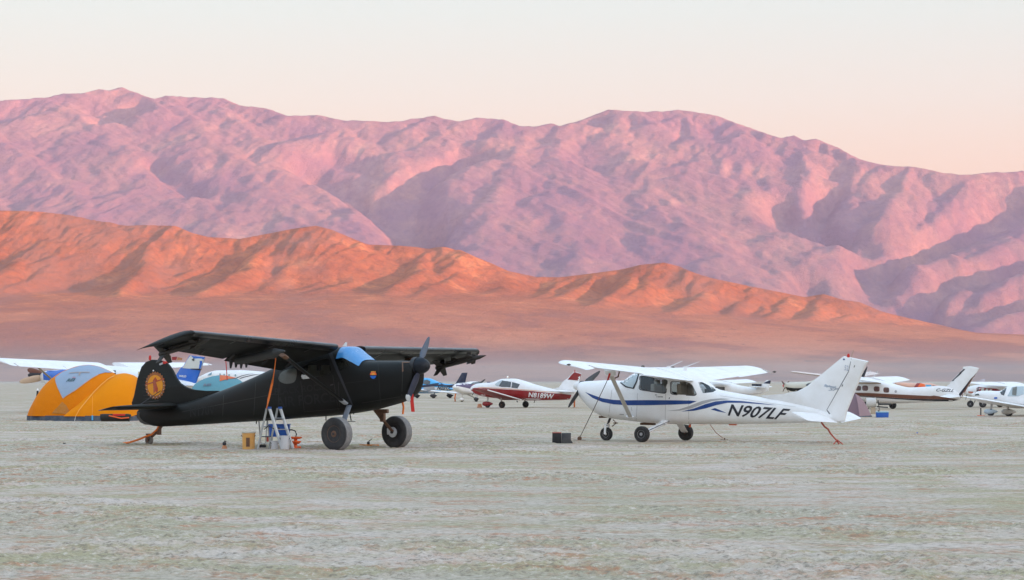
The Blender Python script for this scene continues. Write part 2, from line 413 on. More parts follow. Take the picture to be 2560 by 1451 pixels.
def grow(line, segs, k, step, ln, slope, depth, side_bias=0, ang=(38, 62)):
    """secondary spurs leaving a ridge line left and right, dropping as they go"""
    pts = [np.array(p, float) for p in line]; sd_ = 1
    for a, b in zip(pts[:-1], pts[1:]):
        L = np.hypot(*(b - a)[:2]); n = max(1, int(L / step))
        for i in range(n):
            if rng.random() < .12: continue
            t = (i + rng.random() * .8) / n; p = a + (b - a) * t; p[2] -= 3
            th = math.atan2(b[1] - a[1], b[0] - a[0]); sd_ = -sd_ if rng.random() > abs(side_bias) else (1 if side_bias > 0 else -1)
            al = th + sd_ * R(rng.uniform(*ang)); l_ = ln * rng.uniform(.5, 1.25); q = p; ch = [p]
            for s_ in range(3):
                al += rng.uniform(-.25, .25); q = q + np.array([math.cos(al) * l_ / 3, math.sin(al) * l_ / 3, -slope * rng.uniform(.7, 1.2) * l_ / 3]); ch.append(q)
            for u, v in zip(ch[:-1], ch[1:]): segs.append((u, v, k * rng.uniform(.9, 1.15)))
            if depth: grow(ch, segs, k * 1.1, step * .55, ln * .42, slope * 1.05, depth - 1, 0, ang)
def grid_mesh(name, X, Y, Z, mat, label):
    ny, nx = X.shape; me = bpy.data.meshes.new(name)
    co = np.stack([X, Y, Z], -1).reshape(-1, 3).astype(np.float32)
    i = np.arange((ny - 1) * (nx - 1)); a = (i // (nx - 1)) * nx + i % (nx - 1)
    q = np.stack([a, a + 1, a + nx + 1, a + nx], -1).astype(np.int32)
    me.vertices.add(len(co)); me.vertices.foreach_set('co', co.ravel())
    me.loops.add(q.size); me.loops.foreach_set('vertex_index', q.ravel())
    me.polygons.add(len(q)); me.polygons.foreach_set('loop_start', np.arange(0, q.size, 4, dtype=np.int32))
    me.polygons.foreach_set('use_smooth', np.ones(len(q), bool)); me.update(calc_edges=True)
    o = bpy.data.objects.new(name, me); COL.objects.link(o); me.materials.append(mat)
    return tag(o, label, kind='structure')
def upsample(A, k):
    ny, nx = A.shape; y = np.linspace(0, ny - 1, (ny - 1) * k + 1); x = np.linspace(0, nx - 1, (nx - 1) * k + 1)
    yi, xi = np.minimum(y.astype(int), ny - 2), np.minimum(x.astype(int), nx - 2); v, u = (y - yi)[:, None], (x - xi)[None]
    g = lambda a, b: A[np.ix_(a, b)]
    return (g(yi, xi) * (1 - u) + g(yi, xi + 1) * u) * (1 - v) + (g(yi + 1, xi) * (1 - u) + g(yi + 1, xi + 1) * u) * v

# far range -------------------------------------------------------
SKY_M = [(-700, 300), (-500, 262), (-300, 285), (-120, 262), (0, 250), (60, 246), (120, 242), (160, 231), (200, 233), (245, 222), (270, 225), (305, 217), (345, 232), (385, 246), (415, 238), (450, 237), (510, 241), (560, 243), (600, 262), (660, 268), (720, 287), (790, 285), (850, 297), (920, 302), (990, 303), (1030, 295), (1085, 287), (1110, 295), (1150, 303), (1190, 293), (1230, 296), (1260, 298), (1300, 313), (1340, 314), (1380, 307), (1400, 314), (1440, 303), (1490, 284), (1520, 272), (1580, 276), (1620, 278), (1690, 273), (1750, 281), (1800, 290), (1850, 310), (1920, 334), (1950, 342), (1985, 337), (2010, 350), (2040, 346), (2100, 370), (2150, 400), (2210, 411), (2290, 416), (2360, 430), (2400, 435), (2480, 430), (2560, 425), (2700, 400), (2850, 372), (3000, 380), (3300, 420)]
def mdepth(py): return 1890 / (.315 - (950 - py) / F)
def mp(px, py, dy=0):
    Y = mdepth(py) + dy; return ((px - CX) / F * Y, Y, H + (950 - py) / F * Y)
segs = []
crest = [mp(*p) for p in SKY_M]
for a, b in zip(crest[:-1], crest[1:]): segs.append((a, b, .45))
MAIN = [[(-90, 262), (-20, 330), (0, 350), (60, 392), (120, 440), (210, 520), (330, 600), (420, 640)],
        [(-300, 300), (-200, 400), (-60, 480), (60, 560), (150, 620)],
        [(130, 250), (215, 290), (262, 345), (330, 372), (400, 425), (470, 480), (560, 560), (640, 610)],
        [(392, 248), (300, 280), (262, 300), (240, 312)],
        [(400, 246), (480, 300), (520, 345), (600, 400), (680, 470), (740, 540), (800, 590)],
        [(545, 243), (600, 300), (650, 345), (740, 392), (830, 440), (920, 500), (1000, 570), (1050, 610)],
        [(720, 392), (700, 450), (760, 520), (850, 580)],
        [(790, 285), (860, 340), (930, 380), (985, 430), (1010, 470), (1000, 500)],
        [(1085, 288), (1100, 340), (1060, 385), (1000, 420)],
        [(1260, 298), (1240, 340), (1180, 380), (1090, 430), (1050, 475), (1075, 520), (1150, 590), (1180, 640)],
        [(1300, 330), (1290, 420), (1240, 500), (1200, 560)],
        [(1400, 314), (1400, 400), (1380, 480), (1400, 560), (1450, 640)],
        [(1520, 274), (1545, 330), (1590, 400), (1640, 470), (1720, 560), (1800, 640), (1900, 710)],
        [(1690, 274), (1740, 340), (1780, 400), (1880, 470), (1990, 560), (2090, 640), (2180, 700), (2290, 770), (2400, 830)],
        [(1750, 400), (1700, 415), (1690, 440)],
        [(1850, 310), (1900, 380), (1930, 440), (1990, 520), (2080, 580), (2180, 640), (2175, 700)],
        [(1985, 338), (2010, 400), (2020, 450), (2000, 480)],
        [(2150, 402), (2130, 460), (2100, 500), (2080, 545)],
        [(2290, 418), (2270, 480), (2210, 540), (2110, 580), (2095, 600)],
        [(2440, 432), (2380, 520), (2300, 570), (2240, 600)],
        [(2700, 400), (2600, 470), (2500, 530), (2400, 570), (2330, 610), (2270, 640)],
        [(2850, 400), (2700, 520), (2540, 580), (2440, 640), (2380, 700), (2320, 760), (2260, 790)],
        [(2900, 520), (2700, 640), (2540, 690), (2420, 740), (2330, 790)],
        [(2900, 640), (2700, 740), (2560, 780), (2440, 810)]]
for ln in MAIN:
    jit = rng.uniform(-60, 60); P = [mp(x, y, jit * min(1, i / 2)) for i, (x, y) in enumerate(ln)]
    kk = .52 if min(p[0] for p in ln) > 1900 else .36
    for a, b in zip(P[:-1], P[1:]): segs.append((a, b, kk))
    grow(P, segs, kk + .02, 340, 300, .38 if kk > .5 else .29, 1)
for a, b in zip(crest[:-1], crest[1:]):
    if rng.random() < .55:
        p = np.array(a); q = p + np.array([rng.uniform(-120, 120), -rng.uniform(150, 320), -rng.uniform(70, 120)]); segs.append((p, q, .46)); grow([p, q], segs, .5, 120, 110, .4, 0)
xs = np.arange(-2900, 3101, 14.0); ys = np.arange(5500, 10601, 14.0)
X, Y = np.meshgrid(xs, ys)
Xw = X + (fbm(X, Y / 2, 260, 3, 4) - .5) * 80; Yw = Y + (fbm(X, Y / 2, 260, 9, 4) - .5) * 80
crx = np.array([c[0] for c in crest]); 
near = skel_height(Xw, Yw, segs, 22)
fan = (Y - 5500) * .085 + 10
VAL = [([(790, 400), (870, 432), (960, 482), (1010, 522), (1050, 562), (1082, 612)], 95, 85), ([(1180, 383), (1100, 408), (1035, 448), (1046, 490), (1062, 530), (1052, 565)], 80, 70), ([(840, 372), (900, 385), (935, 410)], 45, 60),
       ([(395, 405), (430, 440), (480, 480)], 40, 55), ([(330, 262), (290, 282), (255, 300)], 45, 50), ([(1940, 495), (1975, 535), (2050, 565), (2130, 590)], 70, 70), ([(2075, 480), (2060, 520), (2055, 560)], 60, 60),
       ([(2560, 500), (2420, 560), (2290, 612), (2190, 640), (2175, 690), (2230, 730), (2330, 775)], 75, 90), ([(2560, 640), (2440, 665), (2340, 690), (2280, 740)], 55, 60), ([(2560, 730), (2440, 745), (2330, 762)], 60, 70), ([(2030, 680), (2035, 715), (2060, 735)], 50, 60), ([(1500, 282), (1465, 300)], 35, 45)]
for pl, dep, wd in VAL:
    dm = np.full(X.shape, 1e9)
    for q0, q1 in zip(pl[:-1], pl[1:]):
        a, b_ = mp(*q0), mp(*q1); dx, dy = b_[0] - a[0], b_[1] - a[1]; t_ = np.clip(((Xw - a[0]) * dx + (Yw - a[1]) * dy) / (dx * dx + dy * dy), 0, 1)
        dm = np.minimum(dm, np.hypot(Xw - a[0] - t_ * dx, (Yw - a[1] - t_ * dy) * .8))
    near -= dep * np.exp(-(dm / wd) ** 2)
Z = np.logaddexp(near / 12, fan / 12) * 12
X2, Y2, Z2 = upsample(X, 2), upsample(Y, 2), upsample(Z, 2)
Z2 = Z2 + (fbm(X2, Y2 / 4, 60, 21, 5, True, .58) - .6) * 6 * np.clip((Z2 - 150) / 300, .2, 1) + (fbm(X2, Y2 / 3, 20, 31, 3) - .5) * 3
def limit_skyline(X, Y, Z, SK):
    """keep the summits at their true heights: nothing rises over the crest line"""
    py = HY - F * (Z - H) / Y; px = CX + F * X / Y
    top = np.interp(px, [p[0] for p in SK], [p[1] for p in SK]); over = top - py
    return np.where(over > -6, Z - (over + 6) * .75 * Y / F * np.clip((over + 6) / 10, 0, 1), Z)
def gullies(X, Y, ang, across, along, seed, warp):
    c, s_ = math.cos(R(ang)), math.sin(R(ang)); U = X * c + Y * s_ + (fbm(X, Y, along * .8, seed + 7, 3) - .5) * warp; V = -X * s_ + Y * c
    return fbm(U, V * across / along, across, seed, 5, True, .58)
g1, g2 = gullies(X2, Y2, 30, 70, 620, 301, 110), gullies(X2, Y2, -10, 60, 540, 331, 90); sel = np.clip((fbm(X2, Y2, 700, 351, 2) - .42) / .16, 0, 1)
Z2 = Z2 + ((g1 * (1 - sel) + g2 * sel) - .62) * 15 * np.clip((Z2 - 60) / 200, .1, 1)
Z2 = limit_skyline(X2, Y2, Z2, SKY_M) + (fbm(X2, Y2 / 3, 30, 91, 4) - .5) * 9
m, t, bs = nodes('mountain_rock')
n1 = noise(t, .007, 8, .72, st=(1, .33, 1)); n2 = noise(t, .05, 6, .75, st=(1, .33, 1)); n3 = noise(t, .003, 6, .68, st=(1, .4, 1))
c = ramp(t, n1, [(.36, (.285, .185, .215)), (.47, (.36, .225, .235)), (.58, (.43, .26, .25)), (.72, (.62, .37, .30))])
c = mix(t, ramp(t, n3, [(.40, (0, 0, 0)), (.62, (.7, .7, .7))]), c, (.29, .175, .24))
c = mix(t, ramp(t, n2, [(.48, (0, 0, 0)), (.66, (.35, .35, .35))]), c, (.20, .13, .17))
c = mix(t, ramp(t, n2, [(.22, (.5, .5, .5)), (.36, (0, 0, 0))]), c, (.62, .36, .29))
t.links.new(c, bs.inputs['Base Color']); bs.inputs['Roughness'].default_value = 1; bs.inputs['Specular IOR Level'].default_value = 0
bump(t, bs, noise(t, .045, 8, .75), .7, 12)
grid_mesh('far_mountains', X2, Y2, Z2, m, 'tall pink and purple mountain range filling the horizon')

# near brown hills -------------------------------------------------
SKY_H = [(-900, 600), (-600, 560), (-300, 530), (-100, 540), (0, 524), (100, 527), (170, 535), (250, 549), (320, 562), (370, 560), (440, 563), (480, 580), (520, 590), (600, 595), (680, 580), (730, 570), (790, 562), (830, 572), (870, 590), (920, 609), (1000, 612), (1060, 617), (1110, 615), (1150, 622), (1200, 645), (1270, 675), (1340, 690), (1400, 691), (1450, 685), (1550, 672), (1600, 660), (1660, 654), (1700, 664), (1740, 685), (1850, 708), (1950, 728), (2010, 740), (2060, 733), (2110, 748), (2150, 753), (2200, 775), (2250, 788), (2350, 810), (2440, 832), (2560, 838), (2900, 850), (3300, 845)]
def hp(px, py, Y=4750): return ((px - CX) / F * Y, Y, H + (950 - py) / F * Y)
segs = []; crest = [hp(*p) for p in SKY_H]
for a, b in zip(crest[:-1], crest[1:]): segs.append((a, b, .5))
def fan_h(X, Y):
    k = np.interp(X, [-1200, -200, 100, 450, 900, 1200], [1, .98, .86, .66, .47, .45]); u = np.clip((Y - 2300) / 2100, 0, 1.3)
    return 158 * k * u ** 1.55 - 1.0
px = -820
while px < 2500:
    py = np.interp(px, [p[0] for p in SKY_H], [p[1] for p in SKY_H]); p0 = np.array(hp(px, py + 2)); foot = fan_h(p0[0], 4330)
    drop = p0[2] - foot; lean = -rng.uniform(20, 150); P = [p0]
    if drop > 12:
        L = rng.uniform(330, 470) * min(1, drop / 150 + .35)
        for s_ in (.25, .5, .75, 1):
            P.append(p0 + np.array([lean * s_ + rng.uniform(-16, 16), -L * s_, -drop * (s_ ** .82) * .97]))
        for a, b in zip(P[:-1], P[1:]): segs.append((a, b, .74))
        grow(P[1:], segs, .80, 65, 85, .5, 1, 0, (25, 50))
    px += rng.uniform(42, 85)
xs = np.arange(-1500, 1701, 7.0); ys = np.arange(2200, 5301, 8.0); X, Y = np.meshgrid(xs, ys)
Xw = X + (fbm(X, Y, 90, 5, 4) - .5) * 44; Yw = Y + (fbm(X, Y, 90, 15, 4) - .5) * 44
hz = skel_height(Xw, Yw, segs, 13); fn = fan_h(X, Y)
Z = np.logaddexp(hz / 5, fn / 5) * 5
X2, Y2, Z2 = upsample(X, 2), upsample(Y, 2), upsample(Z, 2); rel = np.clip((Z2 - fan_h(X2, Y2)) / 60, .06, 1)
Z2 = Z2 + (fbm(X2, Y2, 52, 41, 5, True, .55) - .6) * 11 * rel + (fbm(X2, Y2, 9, 51, 2) - .5) * 1.6 * np.clip((Y2 - 2300) / 800, 0, 1)
Z2 = Z2 + (gullies(X2, Y2, -16, 44, 190, 401, 50) - .62) * 17 * rel
Z2 = limit_skyline(X2, Y2, Z2, SKY_H)
Z2 = np.where(Y2 < 2260, -3, Z2)
m, t, bs = nodes('hill_rock')
n1 = noise(t, .011, 6, .68); n2 = noise(t, .06, 5, .7); n3 = noise(t, .0045, 5, .62, st=(1, .45, 1))
c = ramp(t, n1, [(.32, (.34, .125, .07)), (.46, (.43, .155, .08)), (.58, (.50, .185, .09)), (.70, (.72, .29, .13))])
c = mix(t, ramp(t, n2, [(.46, (0, 0, 0)), (.64, (.5, .5, .5))]), c, (.22, .10, .07))
c = mix(t, ramp(t, n3, [(.50, (0, 0, 0)), (.62, (.75, .75, .75))]), c, (.36, .18, .13))
tco = t.nodes.new('ShaderNodeTexCoord'); sz = t.nodes.new('ShaderNodeSeparateXYZ'); t.links.new(tco.outputs['Object'], sz.inputs[0])
mz = t.nodes.new('ShaderNodeMapRange'); mz.inputs['From Min'].default_value = 35; mz.inputs['From Max'].default_value = 170; mz.inputs['To Min'].default_value = .85; mz.inputs['To Max'].default_value = 0; t.links.new(sz.outputs[2], mz.inputs[0])
al = ramp(t, n3, [(.42, (.60, .31, .22)), (.50, (.51, .26, .19)), (.56, (.40, .21, .175))])
al = mix(t, ramp(t, noise(t, .02, 6, .8, st=(1, .5, 1)), [(.60, (0, 0, 0)), (.66, (.7, .7, .7))]), al, (.15, .11, .13))
c = mix(t, mz.outputs[0], c, al)
t.links.new(c, bs.inputs['Base Color']); bs.inputs['Roughness'].default_value = 1; bs.inputs['Specular IOR Level'].default_value = 0
bump(t, bs, noise(t, .11, 8, .75), 1.0, 5)
grid_mesh('brown_hills', X2, Y2, Z2, m, 'low orange brown hills in front of the mountains')

# unseen ridge added behind the camera, shaped to shade the flat ------
xs = np.arange(-4000, 14001, 120.0); ys = np.arange(-5600, -1999, 120.0); X, Y = np.meshgrid(xs, ys)
prof = np.clip(1 - abs(Y + 3700) / 1600, 0, 1) ** .85
Z = 715 * prof + (fbm(X, Y, 900, 61, 5, True) - .55) * 110 * prof - 5
m2, t, bs = nodes('shade_ridge_rock'); bs.inputs['Base Color'].default_value = (.16, .12, .10, 1); bs.inputs['Roughness'].default_value = 1
grid_mesh('unseen_shade_ridge', X, Y, Z, m2, 'long unseen ridge added west of the flat to block the low sun')

# playa --------------------------------------------------------------
m, t, bs = nodes('playa_crust')
a1 = noise(t, .42, 7, .70, st=(.8, 1.0, 1)); a2 = noise(t, .09, 6, .68); a3 = noise(t, 2.6, 6, .8); a4 = noise(t, 9, 6, .8); a5 = noise(t, .9, 5, .72)
c = ramp(t, a1, [(.40, (.61, .52, .46)), (.50, (.54, .455, .365)), (.56, (.43, .38, .245))])
c = mix(t, ramp(t, a2, [(.44, (0, 0, 0)), (.57, (.8, .8, .8))]), c, (.43, .385, .29))
red = mix(t, 1.0, ramp(t, a5, [(.47, (0, 0, 0)), (.60, (1, 1, 1))]), ramp(t, a3, [(.44, (0, 0, 0)), (.56, (1, 1, 1))]), 'MULTIPLY')
red = mix(t, 1.0, red, ramp(t, a2, [(.36, (.25, .25, .25)), (.58, (.95, .95, .95))]), 'MULTIPLY')
c = mix(t, red, c, (.48, .21, .11))
c = mix(t, ramp(t, a4, [(.51, (0, 0, 0)), (.62, (.85, .85, .85))]), c, (.23, .195, .15))
c = mix(t, ramp(t, a4, [(.36, (.75, .75, .75)), (.46, (0, 0, 0))]), c, (.72, .64, .57))
t.links.new(c, bs.inputs['Base Color']); bs.inputs['Roughness'].default_value = .95; bs.inputs['Specular IOR Level'].default_value = .15
nb = mix(t, .5, a3, a4); bump(t, bs, nb, .9, .06)
gr = bpy.data.meshes.new('playa_ground'); q = 30000.0
gr.from_pydata([(-q, -q, 0), (q, -q, 0), (q, q, 0), (-q, q, 0)], [], [(0, 1, 2, 3)]); go = bpy.data.objects.new('playa_ground', gr); COL.objects.link(go); gr.materials.append(m)
tag(go, 'flat pale cracked desert playa with greenish and rusty crumbs', kind='structure')
# the near flat in relief: wind-worn crust with low rough patches
nr, nc = 1500, 760; yy = 18.5 * (132 / 18.5) ** np.linspace(0, 1, nr); uu = np.linspace(-.27, .27, nc)
X2 = yy[:, None] * uu[None]; Y2 = np.repeat(yy[:, None], nc, 1)
pt = np.clip((fbm(X2, Y2, 3.2, 201, 4) - .47) / .12, 0, 1)
hh = (fbm(X2, Y2, 4.5, 211, 3) - .5) * .035 + (fbm(X2, Y2, .26, 221, 4, True, .6) - .45) * (.022 + .085 * pt) + (fbm(X2, Y2, 1.1, 231, 3) - .5) * .022
ed = np.clip((Y2 - 18.5) / 1.5, 0, 1) * np.clip((132 - Y2) / 25, 0, 1) * np.clip((.27 - abs(uu[None])) / .02, 0, 1)
go2 = grid_mesh('cracked_crust', X2, Y2, .004 + np.maximum(hh - .006, 0) * ed, m, 'rough wind-worn crust of the near playa')
# clods and crumbs of broken crust
cv, cf = [], []
r2 = random.Random(4); gx, gy = np.meshgrid(np.arange(512) / 4, np.arange(512) / 4); CL = fbm(gx.T, gy.T, 2.6, 71, 3)
for i in range(16000):
    Yc = 20 * (5.2 ** r2.random()); Xc = r2.uniform(-.215, .215) * Yc
    if CL[int((Xc + 25) * 4) % 512, int(Yc * 4) % 512] < .5: continue
    s_ = r2.uniform(.005, .016) * (1 + .5 * (Yc / 60)); n = len(cv); a0 = r2.random() * 6
    for k in range(5): cv.append((Xc + math.cos(a0 + k * 1.257) * s_ * r2.uniform(.7, 1.4), Yc + math.sin(a0 + k * 1.257) * s_ * r2.uniform(.7, 1.4), -.004))
    cv.append((Xc + r2.uniform(-.4, .4) * s_, Yc + r2.uniform(-.4, .4) * s_, s_ * r2.uniform(.3, .6)))
    for k in range(5): cf.append((n + k, n + (k + 1) % 5, n + 5))
mc, t, bs = nodes('crust_crumbs'); c = ramp(t, noise(t, .8, 3), [(.4, (.36, .34, .29)), (.6, (.42, .27, .19))]); t.links.new(c, bs.inputs['Base Color']); bs.inputs['Roughness'].default_value = 1
tag(obj('crust_crumbs', (cv, cf), mc, None, smooth=False), 'crumbs of broken dry crust scattered over the playa', 'crumbs', kind='stuff')

# air ------------------------------------------------------------------
def volume_box(name, lo, hi, dens, col, label, aniso=0):
    mv = bpy.data.materials.new(name); mv.use_nodes = True; t = mv.node_tree; t.nodes.clear()
    o_ = t.nodes.new('ShaderNodeOutputMaterial'); v = t.nodes.new('ShaderNodeVolumePrincipled')
    v.inputs['Color'].default_value = (*col, 1); v.inputs['Density'].default_value = dens; v.inputs['Anisotropy'].default_value = aniso
    t.links.new(v.outputs[0], o_.inputs['Volume'])
    c = [(a + b) / 2 for a, b in zip(lo, hi)]; s_ = [b - a for a, b in zip(lo, hi)]
    o = obj(name, box(c, s_), mv, None, smooth=False); return tag(o, label, kind='stuff')
VB=volume_box; VB('haze', (-31000, -31000, -6), (31000, 31000, 1190), HAZE, (.80, .76, 1.0), 'thin lilac evening haze over the desert')
volume_box('dust', (-3500, 700, .05), (3500, 2240, 14), 4.2e-4, (1, .96, .97), 'thin low dust hanging over the far flat')
# ---------------------------------------------------------------- black tailwheel aeroplane
fr = B = Frame(917.5, 1123.8, math.cos(R(36)), -math.sin(R(36)))
B.empty('bush_plane', 'matt black high-wing tailwheel plane on huge bush tyres, left of centre', 'airplane')
st = [(344, 1028, 1047, .03, 2), (352, 1020, 1056, .05, 2), (400, 1016, 1067, .12, 2.2), (450, 1010, 1065, .18), (520, 990, 1061, .26), (600, 961, 1056, .37, 2.6), (687, 924, 1051, .47, 3), (735, 902, 1047, .51, 3.4, .92), (775, 882, 1044, .53, 3.6, .86), (830, 869, 1040, .54, 3.6, .82), (880, 868, 1034, .54, 3.6, .82), (905, 886, 1030, .53, 3.4, .86), (930, 902, 1026, .50, 3.0), (965, 902, 1017, .47, 2.9), (1000, 902, 1007, .44, 2.8), (1022, 903, 997, .40, 2.7), (1036, 906, 984, .34, 2.6), (1044, 910, 972, .25, 2.4)]
bme = loft(body_rings(B, st, 90, 48)); bv = bvh_of(bme)
body = B.put('fuselage', bme, BLACK)
inn = [(q[0], q[1] + 6, q[2] - 8, q[3] - .05, *(q[4:])) for q in st if 700 < q[0] < 925]
door = rounded([(750, 951), (757, 913), (822, 893), (829, 936)]); rearw = rounded([(694, 951), (702, 929), (744, 917), (740, 957), (712, 961)], .4); fw = rounded([(838, 932), (836, 895), (862, 893), (876, 916)])
bool_cut(body, [loft(body_rings(B, inn, 24, 32))] + [prism(B, bv, p) for p in (door, rearw, fw)])
decals(B, bv, 'side_window', [door, fw], GLSB, body, -.012, 12)
decal(B, bv, 'side_window', [rearw], paint('rear_pane_painted_reflection', (.06, .07, .062), .25, dust=.5, dcol=(.14, .15, .13)), body, .002, 12)  # opaque rear pane, its grey-green reflection is painted in
wr = body_rings(B, [(q[0], q[1] - 1.6, q[2], q[3] + .012, *q[4:]) for q in st], 160, 72); x0_, x1_ = B.m(868, 880, 0).x, B.m(929, 900, 0).x
def wind_loft(wr, a, b):
    rs = []
    for r_ in wr:
        if a < r_[0][0] < b:
            t = (r_[0][0] - a) / (b - a); lo = 5.0 + 3.2 * t; hi = 36 - lo; q = []
            for k in range(25):
                f_ = lo + (hi - lo) * k / 24; i = int(f_); u = f_ - i; q.append(Vector(r_[i]).lerp(Vector(r_[i + 1]), u))
            rs.append(q)
    return loft(rs, caps=False, closed=False)
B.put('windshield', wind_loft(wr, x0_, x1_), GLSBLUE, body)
decal(B, bv, 'door_frame', [[(822, 884), (831, 882), (846, 921), (884, 1013), (881, 1015), (840, 925)]], BLACKP, body, .016, 8)
for x, h in ((736, 0), (772, 0), (800, 0)):
    s_ = B.m(x, 960, -.22)
    for l in (-.25, .25):
        B.put('seat', join(box((s_.x, l, 1.25), (.42, .40, .14)), box((s_.x - .2, l, 1.62), (.12, .40, .62)), box((s_.x - .22, l, 1.99), (.10, .24, .15))), TAN if x == 800 else DARKIN, body, bev=.03)
# cowling seam, cheek inlet, exhaust
decal(B, bv, 'cowl_inlet', [rounded([(1007, 908), (1023, 908), (1025, 930), (1008, 929)], .15)], paint('inlet_shadow_grey', (.004, .004, .004), .8, dust=.1, dcol=(.05, .05, .045)), body, .008)
decal(B, bv, 'inlet_rim', [[(1005, 906), (1025, 906), (1024, 908.5), (1008, 908.5), (1009, 929), (1006, 931)]], RUSTY, body, .014)
decals(B, bv, 'cowl_seam', [[(944, 903), (945.5, 903), (953, 1018), (951, 1018)], [(846, 960), (944, 948), (944, 949.5), (846, 961.5)]], LETTER, body, .005)
SEAM = paint('worn_seam', (.030, .030, .028), .6, dust=.4, dcol=(.07, .065, .06), sc=6)
for x0, y0, x1, y1 in ((640, 952, 634, 1051), (560, 978, 556, 1056), (700, 920, 694, 1045), (1008, 905, 1004, 1000), (846, 955, 850, 1030), (905, 1008, 1000, 992), (456, 1030, 690, 985), (760, 1030, 850, 1022), (752, 952, 762, 1036), (832, 938, 846, 1026)):
    dx, dy = x1 - x0, y1 - y0; q = .45 / math.hypot(dx, dy); decal(B, bv, 'panel_seam', [[(x0 - dy * q, y0 + dx * q), (x0 + dy * q, y0 - dx * q), (x1 + dy * q, y1 - dx * q), (x1 - dy * q, y1 + dx * q)]], SEAM, body, .004, 12)
decal(B, bv, 'door_latch', [[(826, 962), (834, 960), (834, 963), (826, 965)]], DARKSTEEL, body, .012, 20)

def disc(cx, cy, rx, ry, n=24, a0=0, a1=360): return [(cx + rx * math.cos(R(a0 + (a1 - a0) * k / n)), cy + ry * math.sin(R(a0 + (a1 - a0) * k / n))) for k in range(n + (0 if a1 - a0 == 360 else 1))]
e_ = decal(B, bv, 'cowl_emblem', [disc(933.5, 938, 8, 9, 24, 180, 360)[::-1]], ORANGEP, body, .008)
e_2 = decal(B, bv, 'cowl_emblem', [disc(933.5, 938.5, 7.5, 9, 16, 10, 170)], BLUE, body, .008)
decal(B, bv, 'cowl_emblem', [disc(933.5, 938, 4.5, 4.5, 16, 180, 360)[::-1]] + [[(928 + k * 3, 931), (929.5 + k * 3, 928), (931 + k * 3, 931)] for k in range(4)], paint('emblem_yellow', (.8, .35, .02), .5), body, .011)
lettering(B, bv, 'lettering', 'AIR FORCE', [(692, 1021), (838, 1005), (690, 994), (836, 981)], LETTER, body, .0, .015)
lettering(B, bv, 'lettering', 'BLACK ROCK', [(688, 989), (812, 975), (687, 971), (811, 959)], LETTER, body, 0, .01)
lettering(B, bv, 'lettering', 'N170V', [(476, 1043), (538, 1036), (475, 1020), (537, 1014)], LETTER, body, 0, .02)
B.put('roof_antenna', loft([[(B.m(863, 866, 0) + Vector((a, b, 0))) for a, b in ((-.09, 0), (0, .015), (.06, 0), (0, -.015))], [(B.m(866, 856, 0) + Vector((a, b, 0))) for a, b in ((-.03, 0), (0, .01), (.02, 0), (0, -.01))]]), WHITE, body)
